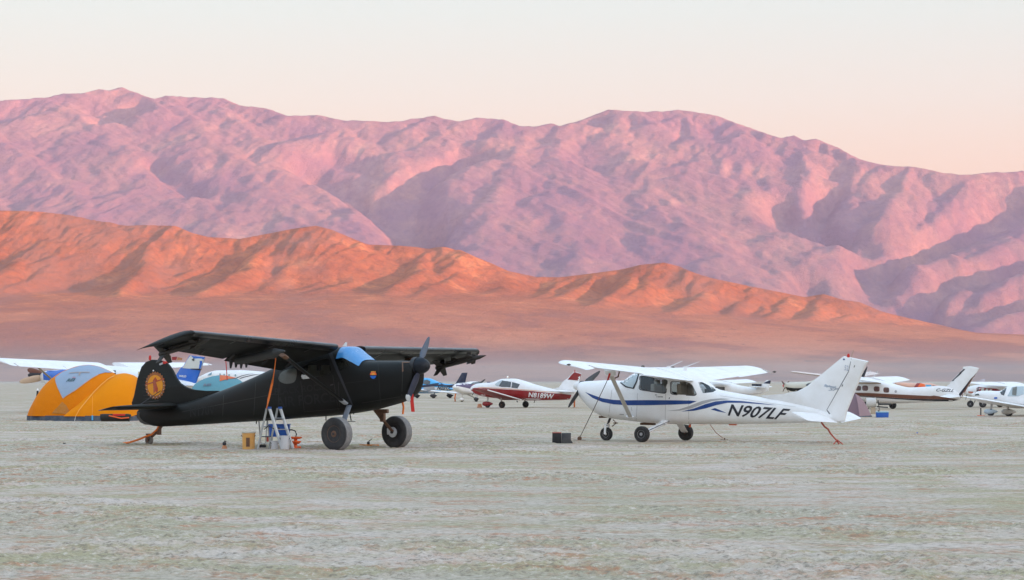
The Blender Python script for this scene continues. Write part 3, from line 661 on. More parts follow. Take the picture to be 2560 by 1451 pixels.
# wings: near side (lat<0) traced, far side traced too
def P(px, py, lat): return B.m(px, py, lat)
for side, (rl, rt, tl, tt) in (('near', (P(845, 866, -.5), P(704, 920, -.5), P(486, 832, -5.2), P(383, 867, -5.2))), ('far', (P(914, 872, .5), P(790, 925, .5), P(1196, 876, 5.2), P(1086, 903, 5.2)))):
    if side == 'far':
        for a, b in ((rl, 0), (tl, 0)): pass
        rt = Vector((rl.x - 1.9, .5, rl.z - .62)); tt = Vector((tl.x - 1.32, 5.2, tl.z - .34))
    out = Vector((0, -1 if side == 'near' else 1, 0))
    W = B.put('wing', wing(B, (rl, rt), (tl, tt), [0, .2, .4, .6, .8, 1], 0, .74, .135, .03), BLACKF)
    B.put('flap', wing(B, (rl, rt), (tl, tt), [.005, .25, .47], .745, 1, .135, .03, defl=R(9)), BLACKF, W)
    B.put('aileron', wing(B, (rl, rt), (tl, tt), [.475, .75, .985], .745, 1, .135, .03, defl=R(3)), BLACKF, W)
    # drooped wingtip
    rings = []
    for k, q in ((0, 1), (.3, .985), (.6, .92), (.85, .78), (.97, .62), (1.0, .45)):
        le = tl.lerp(tt, (1 - q) * .75 + k * .10) + out * k * .42 + Vector((0, 0, -.10 * k * k)); te = tt + (tt - tl) * .12 * k + out * k * .42 + Vector((0, 0, -.06 * k * k))
        rings.append(foil(le, te, 0, 1, .135 * (1 - .75 * k), (0, 0, 1), .03))
    B.put('wing_tip', loft(rings), BLACKF, W)
    n_ = (tl - rl)
    for k in (.17, .43, .70):   # leading edge joints
        p = rl.lerp(tl, k); q = rt.lerp(tt, k); u = (q - p).normalized()
        B.put('leading_edge_cuff', wing(B, (p + u * -.012 + n_ * -.004, q + u * .02 + n_ * -.004), (p + u * -.012 + n_ * .004, q + u * .02 + n_ * .004), [0, 1], 0, .22, .142, .03), GLOSSBLK, W)
    B.put('leading_edge', wing(B, (rl + Vector((.008, 0, .004)), rt), (tl + Vector((.008, 0, .004)), tt), [0, .5, 1], 0, .10, .138, .03), GLOSSBLK, W)
    many(B, 'aileron_hinge', [tube([rl.lerp(tl, k).lerp(rt.lerp(tt, k), .70) + Vector((0, 0, -.05)), rl.lerp(tl, k).lerp(rt.lerp(tt, k), .80) + Vector((0, 0, -.12))], .025, 6) for k in (.06, .24, .42, .5, .72, .93)], DARKSTEEL, W)
    sgn = -1 if side == 'near' else 1
    pu = rl.lerp(tl, .52).lerp(rt.lerp(tt, .52), .33) + Vector((0, 0, -.06)); lo = P(864, 1009, -.52) if side == 'near' else Vector((P(864, 1009, -.52).x, .52, P(864, 1009, -.52).z))
    if side == 'near': pu = B.m(707, 889, pu.y)
    S_ = B.put('wing_strut', strut(pu, lo, .15, .05), BLACK)
    B.put('strut_fitting', strut(pu + (pu - lo) * .01, pu.lerp(lo, .05), .19, .09), RUSTY, S_); B.put('strut_fitting', strut(pu.lerp(lo, .93), lo, .16, .08), ALU if side == 'near' else DARKSTEEL, S_)
    # gear leg and wheel
    hc = P(842, 1086, -1.25) if side == 'near' else P(992, 1083, 1.25)
    hc.y = sgn * 1.25; hc.z = .40
    top = P(874, 1024, -.42) if side == 'near' else Vector((P(874, 1024, -.42).x + .05, .42, .92))
    L_ = B.put('gear_leg', join(strut(top + Vector((0, 0, .12)), top.lerp(hc, .45), .17, .05), strut(top.lerp(hc, .45), hc + Vector((0, -sgn * .18, .02)), .11, .045)), paint('grey_blue_gear_leg', (.10, .13, .18), .4, dust=.3) if side == 'near' else RUSTY)
    B.put('axle', tube([hc + Vector((0, -sgn * .22, 0)), hc + Vector((0, sgn * .14, 0))], .035), DARKSTEEL, L_)
    if side == 'far':
        B.put('gear_step', join(box(tuple(top.lerp(hc, .08) + Vector((.22, 0, .05))), (.34, .12, .10), .2), box(tuple(top.lerp(hc, .28) + Vector((.1, 0, 0))), (.12, .10, .22))), RUSTY, L_, bev=.02)
        B.put('brake_caliper', join(box((hc.x - .1, hc.y - .17, hc.z + .02), (.12, .05, .16)), lathe([(.02, -.03), (.13, -.03), (.13, .0), (.02, 0)], (hc.x, hc.y - .15, hc.z), 24)), ALU, L_, bev=.01)
    wheel(B, tuple(hc), .405, .31, parent=L_, hubmat=RUSTY if side == 'near' else DARKSTEEL, tmat=TREAD)
# tail
fin = [(332, 1019), (330, 1008), (336, 990), (345, 945), (355, 917), (366, 905), (380, 899.5), (400, 900), (412, 903.5), (422, 911), (432, 925), (442, 946), (452, 959), (468, 969), (490, 976), (520, 979), (552, 979), (556, 986), (480, 1012), (400, 1022)]
fp = [(B.m(x, y, 0).x, B.m(x, y, 0).z) for x, y in fin]; fme = slab(fp, .09); fb = bvh_of(fme)
Fn = B.put('tail_fin', fme, BLACKF)
for k in range(11):
    y = 925 + k * 9; a = B.m(349 + max(0, 945 - y) * .35, y + 3, 0); b = B.m(400, y - 4, 0)
    if k in (0, 1): continue
    many(B, 'rudder_rib', [tube([a + Vector((0, k * .035, 0)), b + Vector((0, k * .046, 0))], .008, 5) for k in (-1, 1)], paint('grey_black_skin', (.03, .031, .033), .5, dust=.2), Fn)
lr = [(344, 1030), (346, 1046), (352, 1056), (364, 1062), (385, 1064), (402, 1062), (404, 1030)]
B.put('rudder', slab([(B.m(x, y, 0).x, B.m(x, y, 0).z) for x, y in lr], .10), paint('grey_black_skin', (.035, .036, .038), .5, dust=.2), Fn)
EM = decal(B, fb, 'tail_emblem', [[(388.5 + r_ * 25 * math.cos(t_), 964 + r_ * 34 * math.sin(t_)) for r_, t_ in [((1.04, .93)[k % 2], R(k * 7.5)) for k in range(48)]]], EMBR, Fn, .006, 10)
decal(B, fb, 'emblem_face', [disc(388.5, 964, 19, 26, 36)], EMBO, EM, .010, 10)
decal(B, fb, 'emblem_figure', [[(383, 952), (389, 943), (394, 950), (391, 957), (396, 972), (394, 984), (389, 978), (385, 985), (384, 968)], [(364, 961), (411, 946), (412, 949), (365, 964)]], paint('emblem_red', (.45, .05, .01), .5, sc=8), EM, .014, 8)
decals(B, fb, 'emblem_dot', [disc(388.5 + 22 * math.cos(a), 964 + 30 * math.sin(a), 1.1, 1.2, 6) for a in [R(k * 20) for k in range(18)] if math.sin(a) > -.5], CREAM, EM, .012, 60)
decal(B, fb, 'trim_mark', [[(398, 910), (408, 906), (410, 910), (400, 914)]], GREY, Fn, .01, 60)
decals(B, fb, 'trim_mark', [disc(384, 927, 2, 2, 8), disc(398, 1011, 2, 2, 8)], WHITE, Fn, .01, 60)
B.put('tail_light', lathe([(.03, 0), (.035, .05), (.03, .11), (.01, .13)], tuple(B.m(375, 901, 0)), 12, 'z'), RED, Fn)
B.put('tail_light', box(tuple(B.m(414, 907, 0)), (.10, .12, .07)), RED, Fn, bev=.01)
for sg in (-1, 1):
    z = .98; xr = B.m(452, 1017, 0).x; xt = B.m(346, 1024, 0).x
    rings = []
    for s_, le, te in ((0.08, 0, 0), (.3, -.03, 0), (.6, -.12, .0), (.85, -.28, .05), (1, -.5, .14), (1.06, -.65, .3)):
        rings.append(foil((xr + le, sg * 1.62 * s_, z + .06 - .03 * s_), (xt + te, sg * 1.62 * s_, z + .03 - .10 * s_), 0, 1, .10, (0, 0, 1), 0))
    st_ = B.put('stabilizer', loft(rings), BLACKF)
many(B, 'tail_brace', [tube([B.m(405, 975, 0), (B.m(400, 1020, 0).x, k, .98)], .01, 6) for k in (-.9, .9)], DARKSTEEL, Fn)
tw = B.m(373, 1100, 0)
TW = B.put('tail_spring', join(tube([B.m(408, 1060, 0), B.m(396, 1078, 0), B.m(380, 1092, 0)], .035, 8), box(tuple(B.m(398, 1078, 0)), (.10, .07, .20), 0)), RUSTY)
B.put('tail_fork', join(box((tw.x, -.07, .17), (.06, .02, .22)), box((tw.x, .07, .17), (.06, .02, .22)), box((tw.x, 0, .28), (.1, .16, .03))), RUSTY, TW)
wheel(B, (tw.x, 0, .125), .125, .09, parent=TW, mat=paint('grey_tailwheel_rubber', (.20, .19, .18), .85, dust=.5), hubmat=DARKSTEEL)
# belly blades and steps
for x, y0, y1, dx in ((815, 1030, 1052, 0), (641, 1050, 1060, 0), (873, 1026, 1052, 5), (884, 1029, 1036, 0)):
    B.put('belly_antenna', tube([B.m(x, y0, 0), B.m(x + dx, y1, 0)], .014, 6), BLACKP, body)
B.put('entry_step', box(tuple(B.m(879, 1054, -.3)), (.13, .14, .015)), BLACKP, body)
# nose, propeller
hub = B.m(1045, 915, 0)
PR = B.put('propeller', lathe([(.10, -.1), (.21, -.1), (.22, .02), (.20, .02)], tuple(hub), 28, 'x'), DARKSTEEL)
B.put('spinner', cone_spinner((hub.x + .02, 0, hub.z), .205, .32), paint('dark_blue_black_spinner', (.006, .009, .016), .35, dust=.08, spec=.25), PR)
PB = paint('navy_black_blade', (.008, .015, .042), .4, dust=.08, spec=.3)
b1_ = B.put('blade', blade(hub + Vector((.06, 0, .1)), B.mx(1073, 843, hub.x + .06), .17, .13, .05, 38), paint('grey_blue_blade', (.07, .10, .15), .35, dust=.12), PR)
b2_ = B.put('blade', blade(hub + Vector((.06, 0, -.1)), B.mx(1018, 1001, hub.x + .06), .27, .21, .05, 8), PB, PR)
tp = B.mx(1018, 1001, hub.x + .06); hb = hub + Vector((.06, 0, -.1))
B.put('blade_tip', blade(hb.lerp(tp, .86), tp + (tp - hb) * .012,   .27, .21, .055, 8), ALU, b2_)
# under-wing rockets
RK = paint('olive_rocket', (.028, .024, .020), .5, dust=.3, dcol=(.10, .07, .06))
def rocket(tail, nose, wing_pts):
    d = (nose - tail).normalized(); up = Vector((0, 0, 1)); sd2 = d.cross(up).normalized(); up = sd2.cross(d)
    L = (nose - tail).length
    r_ = B.put('rocket', join(tube([tail, tail + d * .05, tail.lerp(nose, .86)], .055, 12), tube([tail.lerp(nose, .86), nose], .055, 12, .008)), RK)
    for s_, a, b in ((.09, .30, .24), (.72, .16, .13)):
        c0 = tail.lerp(nose, s_)
        for k in range(4):
            an = R(45 + 90 * k); v = sd2 * math.cos(an) + up * math.sin(an); nn = d.cross(v) * .008
            q = [c0 - d * .10, c0 + d * .14, c0 + v * a + d * .0, c0 + v * a - d * .12]
            B.put('fin', loft([[p + nn for p in q], [p - nn for p in q]]), RK, r_, smooth=False)
    B.put('rail', join(*[box(tuple((tail.lerp(nose, k) + w_) / 2 if False else tail.lerp(nose, k) + Vector((0, 0, (w_.z - tail.lerp(nose, k).z) / 2))), (.14, .03, abs(w_.z - tail.lerp(nose, k).z))) for k, w_ in wing_pts], tube([tail.lerp(nose, .2) + Vector((0, 0, .08)), tail.lerp(nose, .8) + Vector((0, 0, .08))], .03, 6)), RK, r_)
nf = B.m(1215, 889, 4.7); tf = B.m(1091, 921, 4.7)
rocket(tf, nf, [(.35, Vector((0, 0, tf.lerp(nf, .35).z + .16))), (.66, Vector((0, 0, tf.lerp(nf, .66).z + .2)))])
nn_ = B.m(524, 850, -4.85); tn_ = B.m(400, 887, -4.85)
rocket(tn_, nn_, [(.3, Vector((0, 0, tn_.lerp(nn_, .3).z + .15))), (.66, Vector((0, 0, tn_.lerp(nn_, .66).z + .18)))])
# gun pod under the near flap: a fat dark pod with a ragged row of nozzles
pa, pb = B.m(592, 903, -2.6), B.m(712, 878, -2.6)
PO = B.put('rocket_pod', join(tube([pa, pa.lerp(pb, .1), pa.lerp(pb, .8)], .09, 14, .12), tube([pa.lerp(pb, .8), pb], .12, 14, .02)), paint('grey_black_pod', (.03, .032, .033), .45, dust=.3, dcol=(.08, .08, .08)))
for k in range(4):
    c0 = B.m(578 + k * 13, 908, -2.6 - .0 * k); B.put('nozzle', tube([c0 + Vector((0, 0, .06)), c0 + Vector((-.02, 0, -.13 + .02 * (k % 2)))], .055, 10, .02), BLACKP, PO)
# ---------------------------------------------------------------- white and blue high-wing plane, nosewheel, right of centre
fr = A = Frame(1660, 1104, -math.cos(R(31)), math.sin(R(31)))
A.empty('light_aircraft', 'white high-wing plane with blue swoosh stripes and big black lettering N907LF', 'airplane')
st = [(1449, 958, 982, .13, 2), (1453, 955, 991, .24, 2.1), (1462, 954, 1002, .34, 2.2), (1475, 953, 1016, .40, 2.3), (1495, 952, 1033, .45, 2.4), (1520, 951, 1044, .49, 2.6), (1550, 952, 1049, .52, 2.8), (1566, 951, 1051, .53, 3.0), (1592, 934, 1054, .54, 3.3, .9), (1622, 923, 1057, .55, 3.5, .82), (1665, 922, 1060, .54, 3.5, .82), (1715, 927, 1061, .52, 3.4, .80), (1744, 938, 1061, .48, 3.2, .82), (1768, 956, 1061, .44, 3.0, .86), (1795, 974, 1061, .40, 2.8), (1840, 983, 1061, .35, 2.6), (1900, 993, 1060, .28, 2.4), (1980, 1008, 1058, .19, 2.2), (2045, 1022, 1056, .11, 2.1), (2085, 1034, 1054, .05, 2)]
ame = loft(body_rings(A, st, 100, 48)); av = bvh_of(ame)
abody = A.put('fuselage', ame, WHITE)
inn = [(q[0], q[1] + 6, q[2] - 9, q[3] - .05, *(q[4:])) for q in st if 1560 < q[0] < 1800]
w1 = rounded([(1600, 943), (1606, 941), (1668, 951), (1664, 983.5), (1598, 974)], .15)
w2 = rounded([(1677, 955), (1712, 956), (1729, 962), (1741, 985), (1736, 989), (1677, 986)], .2)
w3 = rounded([(1745, 956), (1756, 956), (1770, 963), (1791, 976), (1782, 981), (1756, 984)], .15)
bool_cut(abody, [loft(body_rings(A, inn, 24, 32))] + [prism(A, av, p) for p in (w1, w2, w3)])
decals(A, av, 'side_window', [w1, w2, w3], GLS, abody, -.012, 12)
for p in (w1, w2):   # dark rubber seals
    c_ = (sum(x for x, y in p) / len(p), sum(y for x, y in p) / len(p)); k = 1.05
    o_ = [(c_[0] + (x - c_[0]) * k, c_[1] + (y - c_[1]) * 1.10) for x, y in p]; L = len(p)
    bm = bmesh.new(); V0 = [bm.verts.new((*q, 0)) for q in p]; V1 = [bm.verts.new((*q, 0)) for q in o_]
    for i in range(L): bm.faces.new((V0[i], V0[(i + 1) % L], V1[(i + 1) % L], V1[i]))
    a_, b_ = project(A, av, bm, .004); A.put('window_seal', a_, BLACKP, abody); A.put('window_seal', b_, BLACKP, abody)
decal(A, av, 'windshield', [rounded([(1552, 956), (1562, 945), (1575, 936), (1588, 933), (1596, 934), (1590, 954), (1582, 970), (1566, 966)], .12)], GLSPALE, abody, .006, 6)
decal(A, av, 'windshield_frame', [[(1552, 956), (1566, 966), (1582, 970), (1590, 954), (1596, 934), (1599, 934), (1593, 956), (1585, 973), (1564, 969), (1550, 958)]], BLACKP, abody, .009, 6)
# blue and grey stripes
def s4(L): return [(1360 + x / 4.267, 860 + y / 4.267) for x, y in L]
decal(A, av, 'stripe', [s4([(440, 515), (520, 545), (620, 580), (740, 598), (860, 603), (1100, 601), (1400, 603), (1560, 605), (1630, 612), (1560, 640), (1400, 648), (1100, 655), (900, 655), (740, 645), (620, 620), (520, 578)])], NAVY, abody, .005, 8)
decal(A, av, 'stripe', [s4([(1465, 722), (1600, 690), (1720, 645), (1830, 615), (1940, 605), (2100, 610), (2280, 630), (2490, 656), (2280, 641), (2100, 629), (1960, 629), (1840, 654), (1720, 690), (1600, 714)])], NAVY, abody, .006, 8)
decal(A, av, 'stripe', [s4([(1310, 714), (1440, 700), (1560, 660), (1680, 612), (1780, 590), (1890, 582), (1990, 590), (1880, 600), (1790, 612), (1690, 645), (1570, 690), (1450, 712)])], GREY, abody, .0045, 8)
decal(A, av, 'stripe', [s4([(1780, 700), (1825, 685), (1950, 738), (1860, 722)])], NAVY, abody, .005, 8)
lettering(A, av, 'lettering', 'N907LF', [(1819, 1040), (1951, 1050), (1829, 1011), (1977, 1023)], LETTERB, abody, .0, .018)
for x0, y0, x1, y1 in ((1594, 984, 1591, 1052), (1664, 985, 1663, 1050), (1530, 975, 1522, 1040), (1722, 1000, 1722, 1058), (1578, 1018, 1580, 1028), (1800, 990, 1990, 1018)):
    d_ = .35; decal(A, av, 'panel_seam', [[(x0 - d_, y0), (x0 + d_, y0 - d_), (x1 + d_, y1), (x1 - d_, y1 + d_)]], paint('seam_grey', (.33, .32, .32), .6, dust=.2), abody, .004, 8)
decal(A, av, 'door_handle', [rounded([(1673, 994), (1675, 994), (1674, 998), (1672, 998)])], BLACKP, abody, .01, 20)
lettering(A, av, 'door_badge', 'Cessna', [(1641, 993.5), (1657, 994), (1642, 990), (1658, 990.5)], LETTERB, abody, .3, .01, grid=30, other=False)
decals(A, av, 'small_placard', [[(1549, 1035), (1560, 1036), (1560, 1038), (1549, 1037)], [(1638, 986), (1643, 987), (1641, 990), (1638, 989)]], GREY, abody, .005, 30)
# cabin
for px_, l in ((1640, .24), (1640, -.24), (1704, .22), (1704, -.22)):
    s_ = A.m(px_, 1000, 0)
    A.put('seat', join(box((s_.x + .12, l, .98), (.44, .40, .16)), box((s_.x - .12, l, 1.30), (.13, .40, .58)), box((s_.x - .16, l, 1.62), (.09, .24, .16))), CREAM if px_ == 1640 else TAN, abody, bev=.035)
ip = A.m(1598, 985, 0); A.put('instrument_panel', box((ip.x, 0, 1.28), (.10, .86, .30)), DARKIN, abody, bev=.02)
A.put('control_yoke', lathe([(.13, -.015), (.145, 0), (.13, .015), (.115, 0)], (ip.x - .22, .24, 1.35), 20, 'x'), DARKIN, abody)
A.put('cabin_lining', join(box((A.m(1690, 1020, 0).x, 0, 1.0), (1.5, .88, .04)), box((A.m(1776, 1000, 0).x, 0, 1.2), (.04, .62, .5))), DARKIN, abody)
# wings
def Q(px, py, lat): return A.m(px, py, lat)
rlN, rtN = Q(1612, 917.5, .5), Q(1727, 953, .5)
tlN, ttN = Q(1400, 900.5, 5.1), Q(1487, 921.5, 5.1)
rlF, rtF = Vector((rlN.x, -.5, rlN.z)), Vector((rtN.x, -.5, rtN.z))
tlF, ttF = Q(1853, 914, -5.1), Q(1925, 930, -5.1)
for sg, rl, rt, tl, tt in ((1, rlN, rtN, tlN, ttN), (-1, rlF, rtF, tlF, ttF)):
    rl = rl - Vector((0, 0, .07)); tl = tl - Vector((0, 0, .045)); rt = rt + Vector((0, 0, .0))
    W = A.put('wing', wing(A, (rl, rt), (tl, tt), [0, .25, .5, .75, 1], 0, .74, .115, .025), WHITE)
    A.put('flap', wing(A, (rl, rt), (tl, tt), [.004, .25, .50], .744, 1, .115, .025), WHITE, W)
    A.put('aileron', wing(A, (rl, rt), (tl, tt), [.505, .75, .97], .744, 1, .115, .025, defl=R(-5) if sg > 0 else R(5)), WHITE, W)
    out = Vector((0, sg, 0)); rings = []
    for k, q in ((0, 1), (.3, .98), (.6, .9), (.85, .75), (1.0, .5)):
        le = tl.lerp(tt, (1 - q) * .7) + out * k * .34 + Vector((0, 0, -.03 * k)); te = tt.lerp(tl, (1 - q) * .15) + out * k * .34 + Vector((0, 0, -.05 * k))
        rings.append(foil(le, te, 0, 1, .115 * (1 - .7 * k), (0, 0, 1), .025))
    A.put('wing_tip', loft(rings), WHITE, W)
    A.put('navigation_light', lathe([(.005, -.05), (.03, 0), (.02, .05), (.004, .08)], tuple(tl.lerp(tt, .45 if sg > 0 else 1.0) + out * .33), 10, 'x'), paint('nav_light_dark', (.08, .06, .05), .2), W)
    A.put('wing_root_cuff', wing(A, (rl - Vector((0, sg * .10, 0)), rt - Vector((0, sg * .10, 0))), (rl.lerp(tl, .02), rt.lerp(tt, .02)), [0, 1], 0, 1, .125, .03), WHITE, W)
    many(A, 'seam', [wing(A, (rl.lerp(tl, k - .0008), rt.lerp(tt, k - .0008)), (rl.lerp(tl, k + .0008), rt.lerp(tt, k + .0008)), [0, 1], 0, .74, .117, .025) for k in (.2, .5, .8)], paint('seam_grey', (.33, .32, .32), .6), W)
    up_ = A.m(1524, 931, 2.55) if sg > 0 else None
    lo_ = A.m(1577, 1046, .50)
    if sg < 0:
        up_ = rl.lerp(tl, .445).lerp(rt.lerp(tt, .445), .30) - Vector((0, 0, .06)); lo_ = Vector((lo_.x, -.50, lo_.z))
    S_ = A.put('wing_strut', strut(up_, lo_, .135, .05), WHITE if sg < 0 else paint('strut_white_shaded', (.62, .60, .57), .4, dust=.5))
    A.put('strut_fairing', strut(up_ + Vector((0, 0, .07)), up_.lerp(lo_, .05), .34, .13), WHITE, S_)
    A.put('strut_fairing', strut(up_.lerp(lo_, .96), lo_ + Vector((0, 0, -.01)), .24, .08), WHITE, S_)
    A.put('tie_down_ring', tube([up_ + Vector((-.3, 0, .02)), up_ + Vector((-.26, 0, -.12)), up_ + Vector((-.16, 0, -.16))], .02, 6), RUSTY, S_)
A.put('cabin_roof', wing(A, (rlN + Vector((0, -.02, -.06)), rtN + Vector((0, -.02, .01))), (rlF + Vector((0, .02, -.06)), rtF + Vector((0, .02, .01))), [0, .5, 1], 0, 1, .12, .03), WHITE)
for x, y, x2, y2 in ((1671, 922, 1706, 903), (1713, 922, 1749, 904)):
    p = A.m(x, y, 0); q = A.m(x2, y2, 0)
    a_ = A.put('whip_antenna', tube([p + Vector((0, 0, .04)), q], .012, 6, .005), WHITE); A.put('antenna_base', strut(p + Vector((0, 0, -.12)), p + Vector((0, 0, .06)), .11, .04), WHITE, a_)
for x, y in ((1607, 918), (1682, 920.5)):
    A.put('fuel_cap', lathe([(.005, .05), (.045, .04), (.05, -.02), (.02, -.05)], tuple(A.m(x, y, 1.2 if x < 1650 else -.6)), 12, 'z'), paint('nav_light_dark', (.1, .05, .06), .3))
# tail
finp = [(2108, 892), (2112, 891), (2128, 894), (2172, 903.5), (2166, 910), (2118, 1029), (2112, 1054), (2096, 1056), (2070, 1052), (2060, 1040), (1990, 1016), (1900, 990), (1960, 985), (1995, 978), (2018, 966), (2040, 948)]
fm_ = slab([(A.m(x, y, 0).x, A.m(x, y, 0).z) for x, y in finp], .10); fv = bvh_of(fm_)
FN = A.put('tail_fin', fm_, WHITE)
decals(A, fv, 'rudder_gap', [[(2120, 930), (2121.5, 931), (2068, 1025), (2066, 1026)], [(2066, 1025), (2069, 1026), (2076, 1035), (2073, 1036)], [(2128, 897), (2129, 897), (2122, 930), (2120.5, 930)]], paint('seam_dark', (.10, .10, .12), .6), FN, .004, 12)
lettering(A, fv, 'fin_badge', 'Skyhawk', [(2059, 968), (2090, 973), (2061, 961), (2092, 966)], paint('badge_blue', (.12, .22, .36), .5), FN, .3, .012, grid=40)
lettering(A, fv, 'fin_badge', 'SP', [(2071, 977), (2096, 978), (2073, 970), (2098, 971)], paint('badge_grey', (.30, .34, .42), .5), FN, .3, .012, grid=40)
lettering(A, fv, 'fin_badge', '52', [(2111, 926), (2121, 928), (2112, 913), (2122, 915)], paint('badge_pale', (.42, .47, .58), .5), FN, 0, .008, grid=40)
decals(A, fv, 'fin_mark', [disc(2110, 899, 2.4, 2, 10)], NAVY, FN, .006, 30)
decals(A, fv, 'fin_mark', [[(2136, 914), (2138, 914), (2136, 919), (2134.5, 919)], [(2105, 964), (2108, 960), (2107, 966), (2104, 967)]], DARKSTEEL, FN, .007, 30)
p = A.m(2121, 893, 0); A.put('beacon', lathe([(.036, -.02), (.038, .03), (.034, .06), (.018, .085), (.004, .09)], tuple(p), 16, 'z'), RED, FN)
A.put('tail_antenna', tube([A.m(2128, 894, 0), A.m(2134, 876, 0)], .008, 5), TAN, FN)
for sg in (1, -1):
    if sg > 0: rl, rt, tl, tt = Q(2046, 1034, .08), Q(2096, 1057, .08), Q(1976, 1030, 1.62), Q(2026, 1053, 1.62)
    else: rl, rt, tl, tt = [Vector((v.x, -.08, v.z)) for v in (Q(2046, 1034, .08), Q(2096, 1057, .08))] + [Q(2114, 1029, -1.62), Q(2152, 1047, -1.62)]
    rt = rt + (rt - rl) * .02
    ST = A.put('stabilizer', wing(A, (rl, rt), (tl, tt), [0, .5, 1], 0, .60, .10, 0, cap=False), WHITE)
    A.put('elevator', wing(A, (rl, rt), (tl, tt), [.03, .5, 1], .605, 1, .10, 0, cap=False), WHITE, ST)
    A.put('elevator_horn', wing(A, (tl, tt), (tl + (tl - rl) * .055, tt + (tt - rt) * .055), [0, 1], .12, .96, .07, 0), WHITE, ST)
# landing gear
hn, hf, hw_ = Q(1605, 1086, 1.23), Q(1714.5, 1084, -1.23), Q(1516, 1084.5, 0)
for c_, sg in ((hn, 1), (hf, -1)):
    c_.z = .222; top = A.m(1662, 1055, .42); top = Vector((top.x, sg * .40, top.z - .01))
    L_ = A.put('gear_leg', join(strut(top, c_ + Vector((0, -sg * .09, .03)), .21, .06)), WHITE)
    A.put('brake_line', tube([top + Vector((-.13, 0, .03)), c_ + Vector((-.12, -sg * .16, .1)), c_ + Vector((-.05, -sg * .12, -.02))], .009, 6), DARKSTEEL, L_)
    A.put('gear_fairing', strut(top + Vector((0, -sg * .06, .05)), top.lerp(c_, .14), .26, .10), WHITE, L_)
    wheel(A, tuple(c_), .222, .155, parent=L_, hubmat=GREY if sg > 0 else RUSTY)
hw_ = Vector((hw_.x, 0, .186)); tp_ = A.m(1529, 1046, 0)
NL = A.put('nose_strut', join(tube([tp_ + Vector((0, 0, .1)), tp_.lerp(hw_ + Vector((0, 0, .25)), .6)], .035, 10), tube([tp_.lerp(hw_ + Vector((0, 0, .25)), .5), hw_ + Vector((.0, 0, .24))], .024, 10)), DARKSTEEL)
A.put('nose_fork', join(strut(hw_ + Vector((-.02, .09, .27)), hw_ + Vector((0, .095, -.01)), .07, .02), strut(hw_ + Vector((-.02, -.09, .27)), hw_ + Vector((0, -.095, -.01)), .07, .02), box(tuple(hw_ + Vector((-.02, 0, .27))), (.1, .2, .03))), WHITE, NL)
A.put('torque_link', join(box(tuple(A.m(1539, 1058, 0)), (.12, .05, .03)), tube([A.m(1533, 1050, 0), A.m(1541, 1058, 0), A.m(1531, 1066, 0)], .018, 6)), RUSTY, NL)
wheel(A, tuple(hw_), .186, .125, parent=NL, hubmat=DUSTWHITE)
for x, y, c_, s_ in ((1620, 1060, DARKSTEEL, (.42, .16, .07)), (1832, 1061.5, ORANGEP, (.22, .08, .05)), (1725, 1063, ORANGEP, (.05, .05, .13))):
    A.put('belly_fitting', box(tuple(A.m(x, y, 0)), s_), c_ if x != 1620 else RUSTY, bev=.015)
A.put('exhaust_pipe', tube([A.m(1525, 1042, .1), A.m(1498, 1043, .1)], .03, 8), RUSTY)
# propeller
hb = A.m(1456, 966, 0); PR = A.put('propeller', lathe([(.06, -.03), (.15, -.03), (.15, .05), (.06, .05)], tuple(hb), 24, 'x'), DARKSTEEL)
A.put('spinner', cone_spinner((hb.x + .03, 0, hb.z), .145, .26), WHITE, PR)
PBK = paint('charcoal_blade', (.035, .038, .042), .45, dust=.2, dcol=(.12, .11, .11))
t1, t2 = A.mx(1421, 1018, hb.x), A.mx(1500, 929, hb.x)
A.put('blade', blade(hb, t1, .20, .15, .045, 10), PBK, PR); A.put('blade', blade(hb, t2, .20, .12, .045, 30), PBK, PR)
# ---------------------------------------------------------------- things around the two main planes
def on_ground(px, py, name, label, cat, group=None, ang=0):
    f_ = Frame(px, py, math.cos(R(ang)), math.sin(R(ang))); f_.empty(name, label, cat, group); return f_
def line_thing(name, pts, r, mat, label, cat, flat=1, group=None, n=8):
    """a strap or rope between world points; its origin sits at its lowest point"""
    lo = min(pts, key=lambda p: p.z); o = obj(name, tube([Vector(p) - lo for p in pts], r, n, flat=flat), mat); o.location = lo
    return tag(o, label, cat, group)
def wpt(fr_, p): return fr_.O + fr_.f * p.x + fr_.l * p.y + Vector((0, 0, p.z))
# orange strap from the near wing down to the ladders
e0, e1 = wpt(B, B.m(688, 892, -1.9)), wpt(B, B.m(668, 1022, -1.9))
def fpt(px, py, Y): return Vector(((px - CX) / F * Y, Y, H - (py - HY) / F * Y))
Yn = e0.y
line_thing('tie_down_strap', [fpt(688, 890, Yn), fpt(689, 900, Yn), fpt(686, 925, Yn), fpt(680, 960, Yn), fpt(671, 1000, Yn), fpt(668, 1015, Yn), fpt(665.5, 1026, 61.5), fpt(655, 1075, 61.6), gpt(648, 1117) + Vector((0, 0, .02))], .026, ORANGE, 'orange webbing strap hanging from the black wing down behind the stepladder', 'strap', .5)
Yt = wpt(B, B.m(400, 1060, 0)).y
line_thing('tie_down_strap', [fpt(402, 1058, Yt), fpt(392, 1075, Yt), fpt(378, 1087, Yt), fpt(364, 1092, Yt), fpt(345, 1100, Yt), fpt(325, 1106, Yt), gpt(302, 1109.5)], .026, ORANGE, 'orange webbing strap from the black plane\'s tailwheel out to a peg on the left', 'strap', .8)
Yr = Yn + 1.2
line_thing('streamer', [fpt(564.5, 902, Yr), fpt(566, 920, Yr), fpt(568, 951, Yr)], .022, RED, 'thin red streamer hanging from the trailing edge of the black wing', 'streamer', .5)
Yp = wpt(B, B.m(1045, 915, 0)).y
